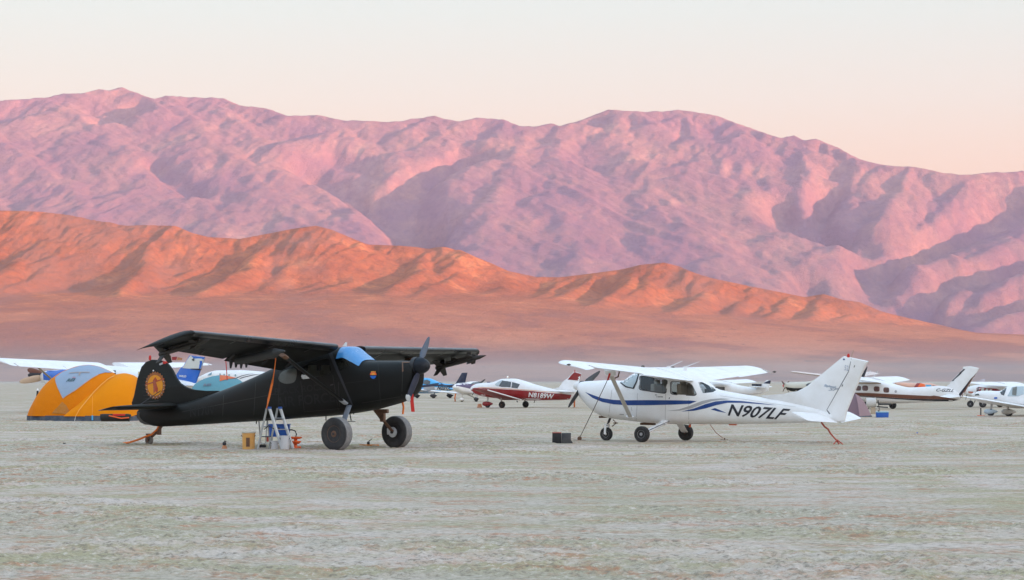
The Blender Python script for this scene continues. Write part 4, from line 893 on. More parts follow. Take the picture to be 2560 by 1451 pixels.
o = line_thing('ribbon', [fpt(1006, 960, Yp + .5), fpt(1005, 1000, Yp + .5), fpt(1009, 1018, Yp + .5), fpt(1007, 1036, Yp + .5)], .035, ORANGE, 'crumpled orange ribbon hanging under the black plane\'s nose, left of the red one', 'ribbon', .7)
Vr = Yp - .2
def ribbon(pts, w, name, mat, label, cat):
    lo = Vector(pts[-1]); V = []
    for p in pts:
        for a, b in ((-w / 2, -.008), (w / 2, -.008), (w / 2, .008), (-w / 2, .008)): V.append(Vector(p) - lo + Vector((a, b, 0)))
    rings = [V[i:i + 4] for i in range(0, len(V), 4)]; o = obj(name, loft(rings), mat, smooth=False); o.location = lo; return tag(o, label, cat)
ribbon([fpt(1029, 985, Vr), fpt(1030, 1005, Vr), fpt(1032.5, 1030, Vr)], .085, 'ribbon', RED, 'flat red warning ribbon hanging from the black plane\'s propeller', 'ribbon')
# ladders
L = on_ground(689, 1125, 'stepladder', 'aluminium folding stepladder standing under the black plane, legs spread in an A', 'ladder')
def lp(px, py, y=0): return L.m(px, py, y)
for (a, b, y) in (((673.5, 1020), (707, 1128.5), -.1), ((700.5, 1020), (733.5, 1126.5), .35)):
    rl_ = L.put('front_rail', strut(lp(*a, y), lp(*b, y), .075, .03), ALU); L.put('foot', box(tuple(lp(b[0], b[1] - 2, y)), (.10, .05, .04)), BLACKP, rl_, bev=.008); L.put('top_cap', box(tuple(lp(a[0], a[1], y)), (.10, .06, .05)), BLUEP, rl_, bev=.01)
for (a, b, y) in (((667, 1021), (644, 1124), .0), ((694, 1021), (673, 1122.5), .45)):
    L.put('rear_rail', strut(lp(*a, y), lp(*b, y), .05, .025), paint('dull_aluminium', (.40, .42, .42), .45, metal=.4, dust=.3))
for (xa, xb, y) in ((681.5, 708.5, 1046), (690, 717, 1074), (699, 726, 1101)):
    L.put('step', strut(lp(xa, y, -.1), lp(xb, y, .35), .075, .025, (0, 1, 0)), ALU)
for (xa, xb, y) in ((662, 690, 1047), (651, 677, 1092), (648, 674, 1109.5)):
    L.put('rear_brace', strut(lp(xa, y, 0), lp(xb, y, .45), .04, .02, (0, 1, 0)), ALU if y > 1100 else DARKSTEEL)
L.put('spreader', tube([lp(660, 1074, 0), lp(671, 1065, 0), lp(690, 1075, -.1)], .012, 6), DARKSTEEL)
K = on_ground(660, 1116, 'step_stool', 'taller white-railed step stool with a rounded handle, behind the stepladder', 'step stool')
K.put('handle_rail', tube([K.m(x, y, 0) for x, y in ((652, 1117), (650, 1084), (648, 1060), (646, 1036), (648, 1030), (656, 1028), (664, 1029), (667, 1036), (669, 1055), (671, 1070), (675, 1115))], .02, 8), DUSTWHITE)
for z in (.25, .5): K.put('step', box((K.m(664, 1100, 0).x, .05, z), (.20, .26, .03)), ALU, bev=.008)
K.put('rear_leg', tube([K.m(668, 1050, 0), K.m(664, 1113, .35)], .015, 6), DUSTWHITE)
def bucket(px, py, wd, ht, mat, name, label, cat, group=None, taper=.86, handle=True, lid=None, parent_mat=None, lift=0):
    f_ = on_ground(px, py, name, label, cat, group); s_ = f_.O.y / F; r1 = wd * s_ / 2; h_ = ht * s_; r0 = r1 * taper
    f_.put('tub', lathe([(.01, 0), (r0, 0), (r0 + (r1 - r0) * .5, h_ * .5), (r1, h_), (r1 * 1.05, h_), (r1 * 1.05, h_ * .93), (r1 * .99, h_ * .92), (r1 * .96, h_ * .97), (r0 * .95, .03), (.01, .03)], (0, 0, lift), 28, 'z'), mat)
    if lid: f_.put('lid', lathe([(.01, h_ + .012), (r1 * 1.07, h_ + .012), (r1 * 1.09, h_ - .02), (r1 * 1.06, h_ - .02), (r1 * 1.05, h_ + .004), (.01, h_ + .004)], (0, 0, lift), 28, 'z'), lid)
    if handle: f_.put('handle', tube([(r1 * 1.06 * math.cos(a), .0 - .05, h_ * .85 - lift * 0 - r1 * .9 * math.sin(a) * .55 + lift) for a in [R(k * 15) for k in range(13)]], .008, 6), DARKSTEEL)
    return f_
b_ = bucket(621.5, 1124, 33, 43, YELLOWP, 'bucket', 'amber-stained plastic bucket with a pale lid rim, leftmost of the group', 'bucket', 'buckets by the ladder', .92, True, paint('cloudy_plastic_rim', (.55, .52, .42), .5, dust=.3))
b_.put('label', box((0, -.155, .18), (.09, .012, .22)), RUSTY, bev=.003)
bucket(687, 1124.5, 20, 22, WHITEP, 'bucket', 'small white plastic bucket between the stepladder legs', 'bucket', 'buckets by the ladder')
bucket(712.5, 1125.5, 24, 36, WHITEP, 'bucket', 'larger white plastic bucket behind the stepladder\'s front rails', 'bucket', 'buckets by the ladder', .88)
# stack of orange funnels / stool
T = on_ground(739, 1123.5, 'jack_stand', 'bright orange tool stand with two trays on a short post, right of the ladder', 'tool stand')
s_ = T.O.y / F
T.put('upper_tray', lathe([(.01, .25), (.10, .25), (.155, .275), (.16, .30), (.15, .305), (.01, .29)], (0, 0, 0), 20, 'z'), ORANGEP)
T.put('lower_tray', lathe([(.01, .13), (.08, .13), (.13, .17), (.135, .20), (.12, .20), (.01, .17)], (0, 0, 0), 20, 'z'), ORANGEP)
T.put('post', lathe([(.05, 0), (.055, .05), (.04, .08), (.045, .26)], (0, 0, 0), 14, 'z'), ORANGEP)
many(T, 'foot', [box((.10 * math.cos(a), .10 * math.sin(a), .035), (.07, .05, .07)) for a in (0.4, 2.5, 4.6)], ORANGEP, bev=.01)
# blue crate
C_ = on_ground(699, 1119, 'crate', 'blue plastic crate propped up behind the stepladder rails', 'crate'); s_ = C_.O.y / F
z0, z1, xw = 26 * s_, 57 * s_, 26 * s_
C_.put('wall', join(box((0, 0, (z0 + z1) / 2), (xw * 1.84, .36, (z1 - z0) * .94), 0, 1.06)), BLUEP, bev=.02)
C_.put('rim', box((0, 0, z1), (xw * 2.04, .41, .03)), BLUEP, bev=.012)
many(C_, 'vent', [box((x, -.192, (z0 + z1) / 2 + dz), (.05, .012, .035)) for x, dz in ((.0, .07), (0, -.06), (-.12, .06))], DARKSTEEL, bev=.003)
many(C_, 'stand_leg', [tube([(x, y, 0), (x * .9, y, z0)], .014, 6) for x in (-.22, .22) for y in (-.12, .12)], DARKSTEEL)
C_.put('hose', tube([C_.m(x, y, -.15) for x, y in ((718, 1076), (730, 1075), (738, 1078), (741, 1086), (739, 1094), (737, 1100))], .016, 8), BLACKP)
bucket(669, 1106.5, 11.5, 14, paint('red_brown_plastic', (.30, .035, .02), .5, dust=.2), 'cup', 'small dark red cup on the stool between the ladder legs', 'cup', handle=False)
x_ = on_ground(659, 1104, 'book', 'pale yellow-green booklet standing upright beside the red cup', 'booklet'); x_.put('cover', box((0, 0, .09), (.085, .03, .17)), CHART, bev=.004); x_.put('pages', box((.003, -.018, .09), (.07, .006, .15)), CREAM, bev=.001)
x_ = on_ground(657, 1123, 'tool_box', 'small black tool box on the ground inside the stepladder', 'tool box'); x_.put('case', box((0, 0, .045), (.16, .12, .09)), BLACKP, bev=.012); x_.put('lid', box((0, 0, .10), (.165, .125, .018)), DARKSTEEL, bev=.006); x_.put('handle', tube([(-.04, 0, .11), (-.03, 0, .135), (.03, 0, .135), (.04, 0, .11)], .006, 6), BLACKP)
# chock, pegs
x_ = on_ground(923, 1116.5, 'ground_anchor', 'flat orange ground anchor with a dark hook between the big bush tyres', 'anchor')
x_.put('base', join(box((0, 0, .03), (.50, .10, .045))), paint('orange_painted_wood', (.62, .22, .04), .6, dust=.3), bev=.01)
x_.put('hook', tube([(-.02, 0, .05), (-.02, 0, .11), (.0, 0, .14), (.04, 0, .17), (.08, 0, .20)], .018, 8, .006), BLACKP); x_.put('knob', lathe([(.005, .05), (.035, .055), (.04, .09), (.03, .12), (.005, .125)], (-.02, 0, 0), 12, 'z'), BLACKP)
x_ = on_ground(561, 1124, 'spray_bottle', 'small dark bottle with an orange base standing alone left of the buckets', 'bottle')
x_.put('base', lathe([(.01, 0), (.075, 0), (.06, .06), (.03, .10), (.01, .10)], (0, 0, 0), 16, 'z'), paint('dull_orange_base', (.50, .20, .08), .6, dust=.4)); x_.put('neck', lathe([(.02, .09), (.045, .11), (.05, .15), (.035, .18), (.01, .185)], (0, 0, 0), 14, 'z'), BLACKP); x_.put('nozzle', box((.02, 0, .20), (.06, .025, .025)), BLACKP, bev=.005)
# right plane ropes
Yw = wpt(A, A.m(1528, 935, 2.55)).y; a0 = fpt(1524, 938, Yw); b0 = gpt(1449, 1099.5)
mid = a0.lerp(b0, .5) + Vector((-.02, 0, -.04))
line_thing('tie_down_rope', [a0, fpt(1519, 950, Yw), mid, b0 + Vector((0, 0, .05))], .011, ROPE, 'dark rope from the white wing strut down to a peg by the black crate', 'rope', n=6)
line_thing('strap', [fpt(1524.5, 934, Yw), fpt(1519.5, 951, Yw)], .026, RED, 'short dark red strap tied at the top of the near wing strut', 'strap', .6)
x_ = on_ground(1449, 1102, 'ground_peg', 'rope peg screwed into the playa just right of the black crate', 'peg'); x_.put('ring', lathe([(.05, -.01), (.062, 0), (.05, .01), (.04, 0)], (0, 0, .06), 18, 'y'), RUSTY); x_.put('plate', box((0, 0, .012), (.34, .10, .02)), RUSTY, bev=.006)
Yf = wpt(A, A.m(1765, 1050, -2.5)).y
line_thing('tie_down_rope', [fpt(1772, 1050, Yf), fpt(1776, 1063, Yf), fpt(1790, 1082, Yf), gpt(1808, 1099) + Vector((0, 0, .03))], .010, paint('reddish_rope', (.34, .14, .10), .9), 'thin reddish rope slanting down behind the white plane wheels', 'rope', n=6)
x_ = on_ground(1811, 1101, 'ground_peg', 'small rusty peg where the thin reddish rope meets the ground', 'peg'); x_.put('stake', tube([(0, 0, -.02), (.01, 0, .06)], .02, 6), RUSTY); x_.put('plate', box((0, 0, .012), (.22, .08, .02)), RUSTY, bev=.005)
Ytl = wpt(A, A.m(2052, 1056, 0)).y; RS = paint('coral_strap', (.52, .10, .07), .75, dust=.25)
line_thing('tie_down_strap', [fpt(2053, 1056, Ytl), fpt(2062, 1068, Ytl), fpt(2070, 1073, Ytl), fpt(2076, 1084, Ytl), fpt(2090, 1100, Ytl), gpt(2099, 1111)], .024, RS, 'coral red strap from the white plane\'s tail down to the ground', 'strap', .75)
x_ = on_ground(2096, 1112.5, 'ground_anchor', 'coral red tripod anchor holding the strap under the white tail', 'anchor')
many(x_, 'leg', [strut(x_.m(2093, 1100, 0), (dx, dy, .01), .05, .03, (0, 1, 0)) for dx, dy in ((-.13, 0), (.12, 0), (.02, .14))], RS)
# black crate
x_ = on_ground(1406, 1109, 'crate', 'black plastic crate on the playa in front of the white plane\'s nose', 'crate'); s_ = x_.O.y / F; hh_ = 26 * s_
x_.put('box_body', box((-14 * s_, 0, hh_ / 2), (23 * s_, .24, hh_), 0, .97), paint('black_crate_side', (.010, .012, .016), .5, dust=.15, dcol=(.05, .05, .05)), bev=.012)
x_.put('side_panel', loft([[(-2 * s_, y, 0), (25 * s_, y, 0), (25.5 * s_, y, .03), (21 * s_, y, .10), (21.5 * s_, y, hh_), (-2 * s_, y, hh_)] for y in (-.11, .13)]), paint('slate_crate_side', (.035, .042, .052), .45, dust=.2), bev=.01)
x_.put('lid_edge', box((-14 * s_, 0, hh_ + .01), (23 * s_, .25, .02)), paint('red_lid_edge', (.38, .05, .03), .5), bev=.005)
x_ = on_ground(2293, 1085.5, 'scrap', 'tiny blue scrap lying alone on the open playa at right', 'scrap'); x_.put('piece', box((0, 0, .03), (.05, .06, .05), .4, .6), BLUEP, bev=.01); 
x_ = on_ground(161, 1111, 'ground_peg', 'tiny dark peg in the playa left of the black plane\'s tail strap', 'peg'); x_.put('stake', box((0, 0, .02), (.07, .04, .035)), BLACKP, bev=.01)
# ---------------------------------------------------------------- aeroplanes and tents further back
def lowhigh(fr_, st, mat, n=60, m=32, hollow=None):
    me = loft(body_rings(fr_, st, n, m)); return fr_.put('fuselage', me, mat), bvh_of(me)
def simple_wing(fr_, rl, rt, tl, tt, mat, name='wing', th=.13, cap=.25, al=True, spans=(0, .33, .66, 1)):
    sgn = 1 if tl.y > 0 else -1
    W = fr_.put(name, wing(fr_, (rl, rt), (tl, tt), list(spans), 0, .75 if al else 1, th, .02, cap=not al, extra=cap), mat)
    if al:
        fr_.put('flap', wing(fr_, (rl, rt), (tl, tt), [.01, .5], .755, 1, th, .02), mat, W)
        fr_.put('aileron', wing(fr_, (rl, rt), (tl, tt), [.51, .98], .755, 1, th, .02), mat, W)
        out = (tl - rl).normalized(); rings = []
        for k in (0, .35, .65, .85, .97):
            q = math.sqrt(1 - k * k); le = tl + out * cap * k; te = tt + out * cap * k; md = te.lerp(le, .42)
            rings.append(foil(md.lerp(le, .3 + .7 * q), md.lerp(te, .5 + .5 * q), 0, 1, th * (.3 + .7 * q), (0, 0, 1), .02))
        fr_.put('wing_tip', loft(rings), mat, W)
    return W
def gear(fr_, px, py, lat, r, w_, top, pants=None, mat=DUSTWHITE, hub=GREY, pz=None):
    c_ = fr_.m(px, py, lat); c_ = Vector((c_.x, lat, r * .98)); L_ = fr_.put('gear_leg', strut(top, c_ + Vector((0, 0, .05)), .11, .05), mat)
    wheel(fr_, tuple(c_), r, w_, parent=L_, hubmat=hub)
    if pants:
        rings = []
        for s_, h_ in ((-.62, .02), (-.5, .35), (-.2, .8), (.15, 1.0), (.42, .85), (.56, .45), (.6, .05)):
            rings.append([(c_.x + s_ * r * 3.3, c_.y + math.cos(t) * w_ * .85 * h_, c_.z + r * .25 + math.sin(t) * r * .82 * h_) for t in [2 * math.pi * k / 14 for k in range(14)]])
        fr_.put('wheel_fairing', loft(rings), pants, L_)
def prop(fr_, px, py, tips, mat, r=.16, L=.3, spin=WHITE, w0=.17, name='propeller'):
    h_ = fr_.m(px, py, 0); P_ = fr_.put(name, lathe([(.05, -.03), (r, -.03), (r, .05), (.05, .05)], tuple(h_), 18, 'x'), DARKSTEEL)
    fr_.put('spinner', cone_spinner((h_.x + .03, 0, h_.z), r, L, 18), spin, P_)
    for t in tips: fr_.put('blade', blade(h_, fr_.mx(t[0], t[1], h_.x), w0, w0 * .7, .05, 15), mat, P_)
    return P_
# --- red and white low wing
C = Frame(1285, 1020, -math.cos(R(29)), math.sin(R(29)))
C.empty('low_wing_plane', 'dark red and white low-wing plane lettered N8189W, between the two large planes', 'airplane')
st = [(1178, 969, 976, .12, 2), (1181, 966, 983, .25, 2.2), (1190, 961, 989, .38, 2.5), (1205, 958, 991, .46, 2.7), (1232, 957, 995, .53, 2.9), (1243, 953, 996, .55, 3), (1258, 947.5, 998, .56, 3, .72), (1285, 947, 1000, .56, 3, .70), (1305, 951, 1001, .54, 2.9, .74), (1335, 961, 1002, .46, 2.6), (1370, 970, 1002, .34, 2.3), (1400, 977, 1001, .22, 2.1), (1425, 983, 999, .12, 2), (1436, 987, 997, .05, 2)]
cb, cv_ = lowhigh(C, st, WHITE)
def s3(L): return [(1000 + x / 5.12, 860 + y / 5.12) for x, y in L]
decal(C, cv_, 'lower_paint', [s3([(908, 590), (960, 574), (1060, 566), (1300, 580), (1500, 592), (1700, 606), (1900, 628), (2080, 642), (2195, 655), (2175, 712), (1900, 716), (1560, 725), (1400, 712), (1200, 690), (1040, 665), (960, 635)])], MAROON, cb, .012, 5)
decal(C, cv_, 'pinstripe', [s3([(950, 566), (1060, 555), (1300, 567), (1700, 594), (2080, 632), (2080, 636), (1700, 600), (1300, 573), (1060, 561), (950, 571)])], paint('orange_pinstripe', (.75, .30, .10), .5), cb, .010, 6)
lettering(C, cv_, 'lettering', 'N8189W', [(1321.5, 993), (1382.5, 997.5), (1323.5, 981), (1386, 985.5)], LETTERW, cb, .0, .02, off=.03, grid=4)
decals(C, cv_, 'side_window', [s3([(1262, 542), (1310, 470), (1425, 488), (1415, 558), (1300, 552)]), s3([(1436, 490), (1536, 518), (1505, 572), (1428, 562)])], GLSDK, cb, .012, 5)
decal(C, cv_, 'windshield', [s3([(1215, 520), (1250, 490), (1312, 462), (1258, 545), (1225, 535)])], GLSPALE, cb, .014, 4)
for sg in (1, -1):
    rl, rt, tl, tt = C.m(1248, 997, .5), C.m(1303, 1000, .5), C.m(1181, 973, 4.4), C.m(1219, 975.5, 4.4)
    if sg < 0: rl, rt, tl, tt = [Vector((q.x, -q.y, q.z)) for q in (rl, rt, tl, tt)]; tl.z -= .1; tt.z -= .1
    W = simple_wing(C, rl, rt, tl, tt, MAROON if sg > 0 else WHITE, cap=.25)
    C.put('trailing_edge', tube([rt, tt], .035, 6), WHITE, W)
    gear(C, 1255 if sg > 0 else 1314, 1012, sg * 1.5, .205, .15, rl.lerp(tl, .25).lerp(rt.lerp(tt, .25), .4), None, DUSTWHITE, RUSTY if sg > 0 else DARKSTEEL)
    decs = C.m(1408, 992, .1); S1, S2 = C.m(1396, 989, .15), C.m(1434, 993, .15)
    simple_wing(C, Vector((S1.x, sg * .1, 1.02)), Vector((S2.x - .1, sg * .1, .99)), Vector((S1.x - .05, sg * 1.5, 1.03)), Vector((S2.x - .1, sg * 1.5, 1.0)), WHITE, 'stabilizer', .09, .1, False)
fm_ = slab([(C.m(x, y, 0).x, C.m(x, y, 0).z) for x, y in s3([(2035, 560), (2100, 470), (2150, 440), (2230, 355), (2325, 383), (2300, 470), (2240, 640), (2160, 680), (2060, 640), (1960, 575)])], .09); fv2 = bvh_of(fm_)
FN = C.put('tail_fin', fm_, WHITE)
decal(C, fv2, 'fin_top_paint', [s3([(2146, 458), (2200, 392), (2236, 362), (2319, 386), (2297, 472)])], MAROON, FN, .01, 8)
C.put('beacon', lathe([(.03, -.03), (.035, .03), (.01, .12)], tuple(C.m(1437, 930, 0)), 10, 'z'), RED, FN)
C.put('roof_light', lathe([(.05, -.05), (.055, .03), (.04, .08), (.005, .1)], tuple(C.m(1269, 944.5, 0)), 12, 'z'), paint('chrome_dome', (.9, .88, .8), .15, metal=.6, dust=0), cb)
prop(C, 1190, 966, [(1213, 949), (1181, 989)], DARKSTEEL, .14, .28, MAROON, .16)
NG = C.m(1220, 996, 0); gear(C, 1219, 1012, 0, .19, .12, Vector((NG.x, 0, .75)), MAROON, DUSTWHITE)
C.put('belly_antenna', tube([C.m(1337, 1002, 0), C.m(1335, 1008, 0)], .02, 6), BLACKP)
C.put('wing_tie_ring', tube([C.m(1292, 1002, 2.2), C.m(1294, 1006, 2.2)], .03, 6), BLACKP)
# --- blue and white low wing (tail right)
D = Frame(1082, 996, -math.cos(R(35)), math.sin(R(35)))
D.empty('low_wing_plane', 'bright blue and white low-wing plane with a dark swept fin, behind the black nose', 'airplane')
st = [(1006, 966, 974, .15, 2), (1012, 962, 982, .4, 2.4), (1028, 957, 984, .55, 2.6), (1040, 951, 984, .58, 2.8, .8), (1056, 945, 984, .60, 2.8, .72), (1072, 946, 984, .58, 2.8, .74), (1090, 953, 983, .48, 2.6), (1110, 959, 980, .34, 2.3), (1130, 961, 976, .22, 2.1), (1150, 962, 972, .12, 2), (1160, 963, 969, .05, 2)]
db, dv_ = lowhigh(D, st, LBLUE)
decal(D, dv_, 'belly_paint', [s3([(205, 585), (360, 570), (460, 555), (620, 560), (640, 590), (560, 605), (430, 624), (205, 615)])], WHITE, db, .012, 6)
decal(D, dv_, 'door_panel', [s3([(300, 555), (440, 545), (450, 600), (310, 605)])], GREY, db, .022, 6)
decal(D, dv_, 'dark_stripe', [s3([(210, 555), (300, 530), (420, 512), (520, 498), (700, 520), (690, 570), (560, 540), (420, 545), (215, 565)])], DNAVY, db, .03, 6)
decals(D, dv_, 'side_window', [s3([(300, 512), (312, 468), (350, 462), (390, 480), (385, 510), (350, 522)])], GLSDK, db, .035, 6)
lettering(D, dv_, 'lettering', 'N221A', [(1093, 974), (1126, 975), (1094, 966), (1127, 967)], LETTERB, db, .3, .03, off=.05)
decal(D, dv_, 'windshield', [s3([(232, 490), (280, 440), (305, 445), (290, 505), (240, 520)])], GLSDK, db, .02, 6)
fm_ = slab([(D.m(x, y, 0).x, D.m(x, y, 0).z) for x, y in s3([(715, 505), (795, 371), (862, 369), (832, 505), (780, 545), (690, 545)])], .1); D.put('tail_fin', fm_, DNAVY)
for sg in (1, -1):
    W = simple_wing(D, Vector((D.m(1048, 980, 0).x, sg * .5, .75)), Vector((D.m(1048, 980, 0).x - 1.4, sg * .5, .70)), Vector((D.m(1048, 980, 0).x - .15, sg * 5.4, 1.1)), Vector((D.m(1048, 980, 0).x - 1.0, sg * 5.4, 1.06)), WHITE, cap=.2)
    x0 = D.m(1146, 972, 0).x
    simple_wing(D, Vector((x0, sg * .08, .98)), Vector((x0 - .8, sg * .08, .9)), Vector((x0 - .2, sg * 1.9, .94)), Vector((x0 - .8, sg * 1.9, .86)), LBLUE, 'stabilizer', .09, .1, False)
    gear(D, 1084 if sg > 0 else 1125, 992, sg * 1.65, .2, .15, Vector((D.m(1100, 984, 0).x, sg * .7, .72)), DARKSTEEL, DARKSTEEL)
gear(D, 1043, 993, 0, .18, .13, Vector((D.m(1046, 982, 0).x, 0, .75)), DARKSTEEL, DARKSTEEL)
prop(D, 1010, 968, [(1008, 948), (1012, 992)], DARKSTEEL, .16, .3, DNAVY)
# --- white and plum low wing, nose left, mostly behind the red one
E_ = Frame(1186, 1004.5, -math.cos(R(58)), -math.sin(R(58)))
E_.empty('low_wing_plane', 'white and plum low-wing plane, its pointed nose showing left of the red one', 'airplane')
st = [(1136, 966, 968, .06, 2), (1139, 962, 975, .3, 2.3), (1150, 958, 983, .42, 2.6), (1168, 957, 986, .5, 2.8), (1180, 954, 987, .52, 2.8, .7), (1195, 954, 988, .5, 2.6, .72), (1205, 960, 988, .38, 2.3), (1218, 966, 986, .2, 2), (1226, 970, 981, .06, 2)]
eb, ev_ = lowhigh(E_, st, WHITE)
decal(E_, ev_, 'side_paint', [s3([(700, 508), (790, 506), (960, 520), (1010, 545), (1010, 575), (900, 575), (760, 545), (700, 530)])], PURPLE, eb, .012, 5)
decal(E_, ev_, 'canopy', [s3([(895, 520), (930, 498), (1000, 486), (1060, 492), (1085, 505), (1040, 520), (940, 528)])], GLSDK, eb, .03, 5)
for sg in (1, -1):
    x0 = E_.m(1170, 985, 0).x
    simple_wing(E_, Vector((x0, sg * .45, .62)), Vector((x0 - 1.3, sg * .45, .58)), Vector((x0 - .2, sg * 3.6, .82)), Vector((x0 - 1.1, sg * 3.6, .78)), WHITE, cap=.2)
    gear(E_, 1191 if sg < 0 else 1191, 998, sg * 1.0, .17, .13, Vector((x0 - .6, sg * .5, .6)), DARKSTEEL, DUSTWHITE)
gear(E_, 1155, 999, 0, .16, .12, Vector((E_.m(1156, 984, 0).x, 0, .6)), WHITE, DUSTWHITE)
xt = E_.m(1221, 970, 0); E_.put('tail_fin', slab([(xt.x + .6, 1.05), (xt.x + .1, 1.55), (xt.x - .25, 1.55), (xt.x - .2, .9)], .07), PURPLE)
E_.put('spinner', cone_spinner((E_.m(1139, 968, 0).x, 0, E_.m(1139, 968, 0).z), .16, .3), WHITE, eb)
# --- white high wing with brown stripe, right
G = Frame(2190, 1023, -math.cos(R(30)), math.sin(R(30)))
G.empty('high_wing_plane', 'white high-wing plane with brown stripe and round windows, lettered C-GZLL', 'airplane')
st = [(2075, 975, 990, .2, 2.2), (2085, 970, 998, .42, 2.5), (2110, 966, 1003, .52, 2.8), (2128, 955, 1005, .56, 3.2), (2160, 950, 1007, .58, 3.4, .85), (2205, 952, 1009, .56, 3.2, .84), (2240, 962, 1009, .48, 2.9), (2275, 969, 1008, .40, 2.6), (2320, 967, 1006, .30, 2.4), (2345, 965, 1005, .25, 2.4), (2372, 968, 1004, .18, 2.2), (2395, 980, 1001, .09, 2), (2403, 990, 999, .04, 2)]
gb, gv_ = lowhigh(G, st, WHITE)
def s7(L): return [(2120 + x / 5.818, 890 + y / 5.818) for x, y in L]
decal(G, gv_, 'stripe', [s7([(100, 535), (300, 540), (700, 560), (1200, 585), (1250, 578), (1400, 600), (1600, 635), (1300, 630), (900, 625), (500, 600), (100, 575)])], BROWN, gb, .012, 8)
decal(G, gv_, 'dark_stripe', [s7([(100, 577), (500, 602), (900, 627), (1300, 632), (1610, 638), (1500, 660), (1100, 652), (700, 630), (300, 600), (100, 587)])], LETTERB, gb, .012, 8)
for cx_, cy_, rr in ((150, 470, 40), (250, 470, 42), (418, 482, 42), (558, 497, 42)):
    decal(G, gv_, 'side_window', [s7(rounded([(cx_ - rr, cy_ - rr * .9), (cx_ + rr, cy_ - rr * .85), (cx_ + rr, cy_ + rr * .95), (cx_ - rr, cy_ + rr * .9)], .35))], paint('rust_tinted_window', (.10, .05, .045), .15, dust=.6, dcol=(.32, .16, .14), sc=4), gb, .014, 5)
decal(G, gv_, 'round_mark', [s7([(695 + 18 * math.cos(R(a)), 520 + 20 * math.sin(R(a))) for a in range(0, 360, 30)])], GREY, gb, .012, 20)
lettering(G, gv_, 'lettering', 'C-GZLL', [(2340, 979), (2383, 981), (2342, 971.5), (2386, 973.5)], LETTERB, gb, .25, .02)
fm_ = slab([(G.m(x, y, 0).x, G.m(x, y, 0).z) for x, y in s7([(1400, 470), (1480, 410), (1500, 372), (1680, 185), (1676, 160), (1780, 150), (1905, 180), (1890, 210), (1650, 620), (1640, 645), (1560, 600), (1450, 540)])], .09); gf = bvh_of(fm_)
FN = G.put('tail_fin', fm_, WHITE)
decal(G, gf, 'fin_edge_paint', [s7([(1492, 366), (1502, 350), (1674, 188), (1676, 200), (1505, 372)])], LETTERB, FN, .01, 10)
decal(G, gf, 'rudder_edge_paint', [s7([(1862, 262), (1850, 300), (1655, 615), (1600, 590), (1640, 560), (1800, 320)])], BROWN, FN, .01, 10)
decal(G, gf, 'rudder_edge_paint', [s7([(1790, 330), (1800, 330), (1640, 580), (1540, 590), (1600, 575)])], LETTERB, FN, .013, 10)
for sg in (1, -1):
    rl, rt = G.m(2150, 949, .5), G.m(2222, 962, .5)
    rl = Vector((rl.x + .1, sg * .5, 1.80)); rt = Vector((rl.x - 1.6, sg * .5, 1.50)); tl = Vector((rl.x - .1, sg * 5.4, 1.98)); tt = Vector((rl.x - 1.15, sg * 5.4, 1.82))
    if sg < 0: tl, tt = G.m(2233, 943, -5.2), G.m(2276, 950.5, -5.2)
    W = simple_wing(G, rl, rt, tl, tt, WHITE, cap=.25)
    x0 = G.m(2368, 990, 0).x; simple_wing(G, Vector((x0, sg * .1, .84)), Vector((x0 - .9, sg * .1, .74)), Vector((x0 - .2, sg * 1.7, .76)), Vector((x0 - .8, sg * 1.7, .68)), WHITE, 'stabilizer', .1, .12, False)
    gear(G, 2166 if sg > 0 else 2232, 1014 if sg > 0 else 1012, sg * 1.3, .22, .16, Vector((G.m(2198, 1006, 0).x, sg * .45, .72)), None, DUSTWHITE, DARKSTEEL)
gear(G, 2102, 1014, 0, .2, .14, Vector((G.m(2104, 1002, 0).x, 0, .7)), None, DUSTWHITE)
prop(G, 2076, 982, [(2070, 958), (2082, 1006)], DARKSTEEL, .16, .3, WHITE)
for a_, b_ in (((2162, 948), (2176, 927)), ((2180, 948), (2194, 929))): G.put('whip_antenna', tube([G.m(*a_, 0), G.m(*b_, 0)], .018, 6), WHITE, gb)
G.put('blade_antenna', blade(G.m(2154, 949, .3), G.m(2168, 917, .3), .30, .22, .08, 20), BLACKP, gb)
G.put('cabin_shade', box(tuple(G.m(2172, 958.5, .57)), (1.5, .02, .10)), TAN, gb)
# engine-pod shape and dark wheel low behind the mauve tent
pd = Frame(2200, 1036, -1, .1); pd.empty('engine_hoist', 'grey cylinder with a dark upright paddle standing behind the blue cooler', 'equipment')
a_, b_ = pd.m(2166, 1008, 0), pd.m(2190, 1007, 0); pd.put('drum', tube([a_, b_], .26, 18, .22), DUSTWHITE)
pd.put('paddle', blade(pd.m(2195, 1001, .1), pd.m(2199, 1029, .1), .16, .12, .05, 5), BLACKP); pd.put('crossbar', tube([pd.m(2197, 1011, 0), pd.m(2228, 1011, 0)], .04, 8), DARKSTEEL); pd.put('crossbar', tube([pd.m(2192, 1017, 0), pd.m(2220, 1019, 0)], .03, 8), DARKSTEEL)
pd.put('stand', join(box(tuple(pd.m(2183, 1026, 0)), (.28, .25, .42), 0, .7)), TAN, bev=.04); pd.put('stand_leg', tube([pd.m(2196, 1026, 0), (pd.m(2196, 1026, 0).x, 0, 0)], .03, 8), DARKSTEEL)
